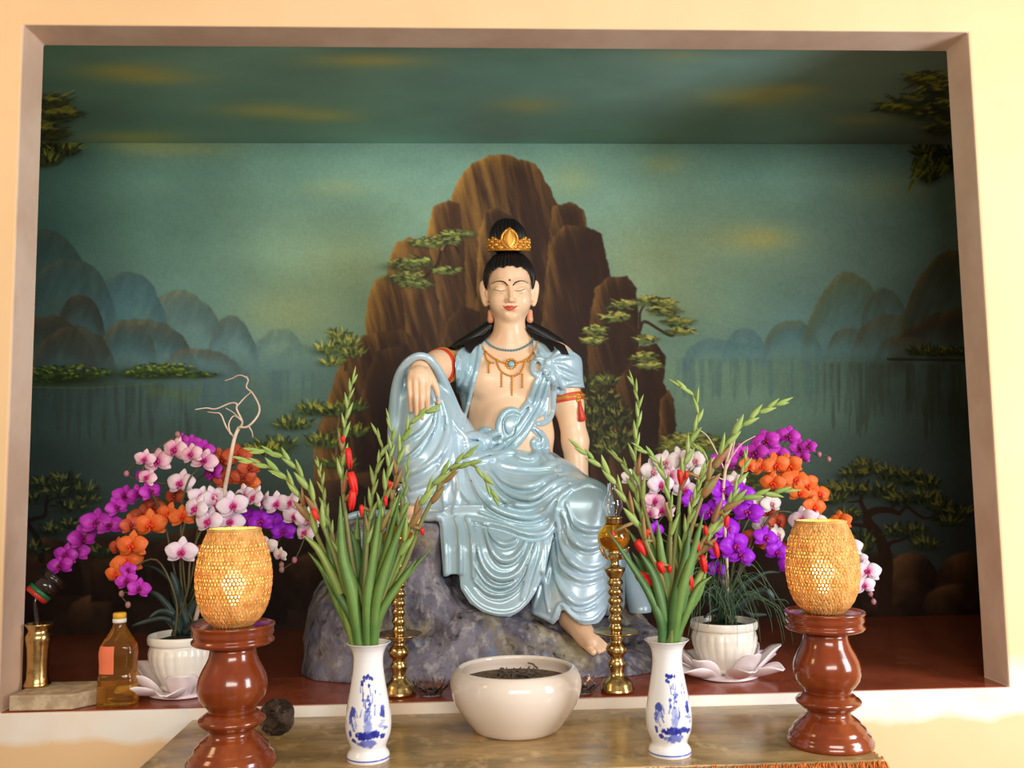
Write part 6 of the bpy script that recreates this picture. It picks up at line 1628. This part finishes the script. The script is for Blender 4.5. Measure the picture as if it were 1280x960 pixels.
def spray(side, kind, label, dy, ctrl, flowers, buds=(), seed=0, yaw0=0.0):
    g = random.Random(seed * 13 + 5)
    pot, k, s = POTS[0 if side == 'left' else 1]; y0 = pot[1]
    a0 = g.uniform(0, 2 * PI); base = pot + np.array((.35 * k * math.cos(a0), .35 * k * math.sin(a0), -.004))
    root = empty('orchid_spray', tuple(base)); tag(root, label, 'orchid', 'orchids in the %s planter' % side)
    yf = y0 + dy
    pts = [base] + [S(u, v, y0 + dy * .6) for (u, v) in ctrl] + [S(f[0], f[1] + 3, yf + .03) for f in flowers] + [S(b[0], b[1], yf + .02) for b in buds]
    C = catmull(pts, 5); m = MB(); m.tube(C, np.linspace(.0042, .0018, len(C)), 7); m.build('stem', m_ostem, root)
    fm, lm = OM[kind]
    for i, f in enumerate(flowers):
        u, v, dia = f[:3]; kd = f[3] if len(f) > 3 else kind
        fm, lm = OM[kd]
        p = S(u, v, yf + g.uniform(-.03, .03)); sc = dia * .5 * pxs(yf) * 1.04
        o = bpy.data.objects.new('flower', g.choice(fm)); COL.objects.link(o); o.parent = root
        o.location = tuple(p - base); o.scale = (sc, sc, sc)
        o.rotation_euler = (g.uniform(-.35, .15), g.uniform(-.3, .3), yaw0 + g.uniform(-.6, .6))
        l = bpy.data.objects.new('lip', lm); COL.objects.link(l); l.parent = o
    for (u, v) in buds:
        p = S(u, v, yf + .01); mb = MB(); mb.ball(p, (.009, .009, .011), 10, 7); mb.build('bud', m_obud, root)
    return root
# left planter
spray('left', 'blush', 'pale pink-edged orchid spray at upper left of the left planter', .02, [(232, 740), (226, 650), (236, 600)], [(255, 576, 34), (239, 568, 30), (219, 562, 36), (197, 577, 38), (181, 574, 26), (184, 597, 26), (226, 604, 38, 'white')], [(158, 592), (222, 543)], 1)
spray('left', 'magenta', 'long magenta orchid spray drooping at far left beside the wall opening', .06, [(222, 730), (205, 650), (188, 614)], [(188, 614, 28), (173, 618, 26), (156, 620, 30), (146, 634, 28), (136, 656, 32), (121, 653, 38), (103, 672, 34), (96, 690, 30), (82, 694, 30), (75, 707, 30)], [(62, 716)], 2, .3)
spray('left', 'magenta', 'magenta orchids behind the pale pink spray, high on the left', .10, [(240, 720), (250, 640)], [(266, 590, 30), (254, 562, 28), (240, 556, 28), (226, 552, 24), (178, 596, 24)], [], 3)
spray('left', 'orange', 'bright orange orchid spray at lower left of the left planter', -.02, [(228, 740), (226, 680), (232, 650)], [(228, 646, 32), (210, 644, 34), (188, 656, 40), (165, 682, 38), (159, 704, 38), (145, 718, 28), (164, 656, 28, 'rust'), (147, 684, 26, 'rust')], [], 4, .2)
spray('left', 'rust', 'dusky orange orchids behind the dry white branch', .12, [(246, 720), (268, 640)], [(218, 620, 30), (192, 634, 30), (178, 646, 32), (276, 576, 34), (297, 570, 36), (312, 584, 30), (304, 596, 30), (312, 602, 26, 'orange'), (282, 598, 30), (256, 690, 30, 'orange')], [], 5)
spray('left', 'white', 'cluster of large white orchids with pink centres above the left lantern', -.06, [(234, 740), (240, 690)], [(268, 622, 34), (245, 636, 36), (291, 632, 38), (272, 632, 36), (261, 652, 38), (287, 652, 38), (251, 622, 32), (268, 671, 24, 'blush'), (227, 690, 38)], [], 6)
spray('left', 'white', 'white orchid spray stretching right, beyond the left lantern', -.02, [(244, 740), (270, 650), (296, 618)], [(306, 620, 32), (318, 622, 32), (330, 628, 30), (346, 630, 34), (364, 628, 30), (369, 646, 34), (386, 648, 34), (382, 666, 32)], [(368, 700), (352, 712)], 7, -.3)
spray('left', 'purple', 'deep purple orchids tucked under the white spray on the left', .03, [(240, 740), (280, 680)], [(312, 648, 30), (326, 652, 34), (340, 648, 26), (354, 664, 30), (322, 700, 26), (314, 690, 22)], [], 8)
spray('left', 'ivory', 'two small ivory orchids right of the left lantern top', .0, [(244, 745), (290, 700)], [(334, 684, 28), (350, 694, 20)], [(352, 706)], 9)
spray('left', 'magenta', 'short magenta orchid spray hanging low over the left planter', -.06, [(220, 750), (196, 700)], [(160, 712, 20), (158, 726, 26), (174, 736, 28)], [(152, 742), (160, 756)], 10)
# right planter
spray('right', 'ivory', 'broad white orchid spray at left of the right planter, seen from behind', .05, [(890, 720), (890, 620)], [(880, 590, 30), (868, 576, 34), (850, 574, 34), (832, 578, 34), (815, 590, 36), (798, 600, 34), (788, 598, 26), (842, 592, 32)], [], 11, .5)
spray('right', 'blush', 'white and pink blotched orchids left of the purple ones', -.01, [(888, 740), (876, 650)], [(856, 612, 34, 'white'), (826, 606, 36, 'white'), (838, 596, 30), (818, 626, 30), (828, 638, 32), (812, 642, 24), (850, 684, 26)], [], 12)
spray('right', 'purple', 'cluster of large vivid purple orchids in the right planter', -.06, [(898, 740), (902, 690)], [(902, 612, 34), (926, 618, 36), (912, 630, 40), (935, 640, 38), (888, 640, 34), (908, 660, 42), (918, 682, 42), (926, 694, 36), (900, 688, 34), (864, 624, 26), (820, 662, 24), (897, 712, 28)], [(904, 728)], 13)
spray('right', 'purple', 'small purple orchid spray curving down beside the right lantern', -.04, [(912, 740), (934, 690), (944, 668)], [(957, 672, 32), (972, 690, 32), (986, 708, 28)], [], 14, -.3)
spray('right', 'magenta', 'magenta orchid spray highest on the right, reaching towards the lake', .10, [(910, 720), (906, 620)], [(905, 576, 34), (934, 584, 30), (944, 566, 34), (957, 552, 36), (973, 568, 30), (985, 545, 30), (1000, 560, 28), (1010, 558, 22), (1002, 572, 22), (926, 566, 26)], [(1024, 568), (1036, 574)], 15, -.3)
spray('right', 'orange', 'bright orange orchid spray above the right lantern', .03, [(914, 720), (930, 610)], [(936, 582, 28), (952, 584, 26), (970, 582, 36), (986, 582, 34), (980, 602, 36), (966, 604, 32), (995, 600, 36), (1008, 606, 34), (1000, 616, 30), (1024, 618, 32), (1018, 634, 32), (1050, 652, 30)], [], 16, -.2)
spray('right', 'rust', 'dull orange orchids hidden low behind the purple cluster', .06, [(914, 740), (930, 690)], [(944, 674, 34), (972, 652, 32), (984, 690, 30), (960, 640, 26)], [], 17)
spray('right', 'ivory', 'cream orchids between the purple and orange ones', .04, [(912, 730), (930, 660)], [(950, 632, 32), (964, 630, 30), (955, 656, 30), (972, 668, 28), (996, 676, 34), (918, 602, 28)], [], 18)
spray('right', 'white', 'white orchid spray drooping right behind the right lantern', .0, [(920, 730), (960, 650), (986, 640)], [(1003, 650, 38), (1020, 652, 30), (1032, 660, 32), (1046, 666, 30), (1062, 684, 32), (1072, 700, 26), (1084, 714, 34), (1080, 732, 28)], [(1088, 742), (1092, 752)], 19, -.4)

# strap leaves of the orchids
m_strap = tint('dark_orchid_leaf', (44, 58, 50), (64, 76, 70), rough=.4)
def strap_leaves(side, label, specs):
    pot, k, s = POTS[0 if side == 'left' else 1]; y0 = pot[1]
    root = empty('orchid_foliage', tuple(pot + np.array((0, 0, -.004)))); tag(root, label, 'leaves')
    for j, (pl, w, dy) in enumerate(specs):
        Q = np.array(catmull([pot + np.array(((j % 3 - 1) * .015, 0, -.004))] + [S(u, v, y0 + dy * (i + 1) / len(pl)) for i, (u, v) in enumerate(pl)], 6))
        V = []; F = []
        for i, c in enumerate(Q):
            t = i / (len(Q) - 1); dd = Q[min(i + 1, len(Q) - 1)] - Q[max(i - 1, 0)]; dd /= np.linalg.norm(dd)
            sd = np.cross(dd, (0, .6, 1.0)); sd /= np.linalg.norm(sd); nn = np.cross(sd, dd); ww = w * s * .5 * math.sin(PI * min(.99, .16 + .84 * t)) ** .6
            V += [c - sd * ww + nn * ww * .25, c - nn * .001, c + sd * ww + nn * ww * .25, c - nn * .004]
        for i in range(len(Q) - 1):
            for kk in range(4): F.append((i * 4 + kk, i * 4 + (kk + 1) % 4, i * 4 + 4 + (kk + 1) % 4, i * 4 + 4 + kk))
        F.append((3, 2, 1, 0)); b = 4 * (len(Q) - 1); F.append((b, b + 1, b + 2, b + 3))
        mb = MB(); mb.add(V, F); mb.build('leaf', m_strap, root)
strap_leaves('left', 'dark strap leaves of the orchids in the left planter', [([(205, 775), (165, 782)], 15, -.05), ([(212, 765), (195, 745), (180, 740)], 18, .0), ([(224, 765), (218, 735), (214, 715)], 20, -.03), ([(240, 765), (262, 745), (290, 735)], 18, .0), ([(250, 780), (280, 776), (312, 786)], 16, -.04), ([(232, 770), (246, 735), (262, 712)], 16, .05), ([(215, 772), (200, 766), (186, 772)], 20, -.07), ([(228, 750), (200, 715), (176, 706)], 12, .06), ([(240, 755), (275, 720), (300, 700)], 12, .06)])
strap_leaves('right', 'dark broad leaves of the orchids in the right planter', [([(930, 758), (952, 742), (968, 752)], 30, -.03), ([(915, 760), (930, 735), (940, 722)], 24, -.02), ([(895, 758), (880, 745), (868, 748)], 22, -.04), ([(905, 760), (900, 735), (896, 715)], 22, .0), ([(925, 765), (938, 770), (958, 768)], 18, -.06), ([(900, 764), (888, 766), (880, 772)], 16, -.07), ([(912, 750), (950, 720), (975, 715)], 14, .05)])
# fine grass hanging from the right planter
gp, gk, gs = POTS[1]; g = random.Random(9)
mb = MB()
for k in range(64):
    a = g.uniform(-1, 1); u1 = 915 + a * 75; up = g.uniform(25, 75); tip = g.uniform(-10, 60)
    b0 = gp + np.array((g.uniform(-.04, .04), g.uniform(-.03, .02), -.006)); yy = gp[1] - g.uniform(.0, .12)
    mb.tube(catmull([b0, S(907 + a * 28, 772 - up, yy), S(907 + a * 56, 772 - up * .85, yy - .01), S(u1, 748 + tip * .5, yy - .02), S(u1 + a * 8, 752 + tip, yy - .02)], 5), [.0015] * 12 + [.001] * 8 + [.0004], 4, flat=.5)
gr = mb.build('hanging_grass', tint('fine_grass_green', (92, 118, 84), (66, 92, 60)), None, gp); tag(gr, 'fine green grass blades hanging over the right planter', 'grass', kind='stuff')

# dry white branches
m_dry = tint('dry_white_branch', (226, 204, 182), (200, 172, 148), rough=.8)
def dry(side, label, y, lines):
    pot, k, s = POTS[0 if side == 'left' else 1]
    root = empty('dried_branch', tuple(pot)); tag(root, label, 'branch')
    for i, (pl, r0, r1) in enumerate(lines):
        pts = [S(u, v, y + .012 * math.sin(j * 1.3 + i)) for j, (u, v) in enumerate(pl)]
        if i == 0: pts = [pot + np.array((.02, .02, -.006))] + pts
        C = catmull(pts, 6); mb = MB(); mb.tube(C, np.linspace(r0, r1, len(C)) * s * .68, 8); mb.build('stem' if i == 0 else 'twig', m_dry, root)
dry('left', 'dry white twisted branch rising from the left orchids', POTS[0][1] + .04, [
 ([(262, 700), (276, 640), (282, 606), (286, 585), (290, 562), (294, 545), (299, 534)], 4.0, 3.2), ([(298, 536), (303, 528), (296, 512), (296, 505), (288, 504), (270, 511), (258, 510), (244, 512)], 2.2, 1.0), ([(292, 546), (283, 534), (276, 518), (268, 516), (259, 515)], 1.8, .8),
 ([(299, 534), (310, 533), (322, 520), (324, 508), (316, 492), (308, 484), (310, 474), (300, 469), (290, 473), (281, 476)], 2.2, .9), ([(311, 533), (315, 540), (316, 547)], 1.6, .8), ([(288, 543), (286, 530), (292, 520), (300, 524)], 1.4, 1.0), ([(302, 526), (292, 516), (282, 510)], 1.3, .8), ([(296, 508), (306, 497), (314, 490)], 1.4, 1.0), ([(308, 474), (309, 470)], 1.2, .6)])
dry('right', 'dry white branch tips among the right orchids', POTS[1][1] + .06, [([(908, 690), (904, 620), (908, 580), (914, 556), (917, 546)], 3.2, 2.4), ([(906, 590), (914, 570), (920, 540), (922, 524)], 2.0, 1.4), ([(905, 586), (896, 566), (884, 545), (870, 535)], 1.6, .8), ([(908, 580), (926, 556), (944, 545)], 1.4, .8), ([(905, 600), (892, 596), (886, 610), (896, 620)], 1.2, .8)])
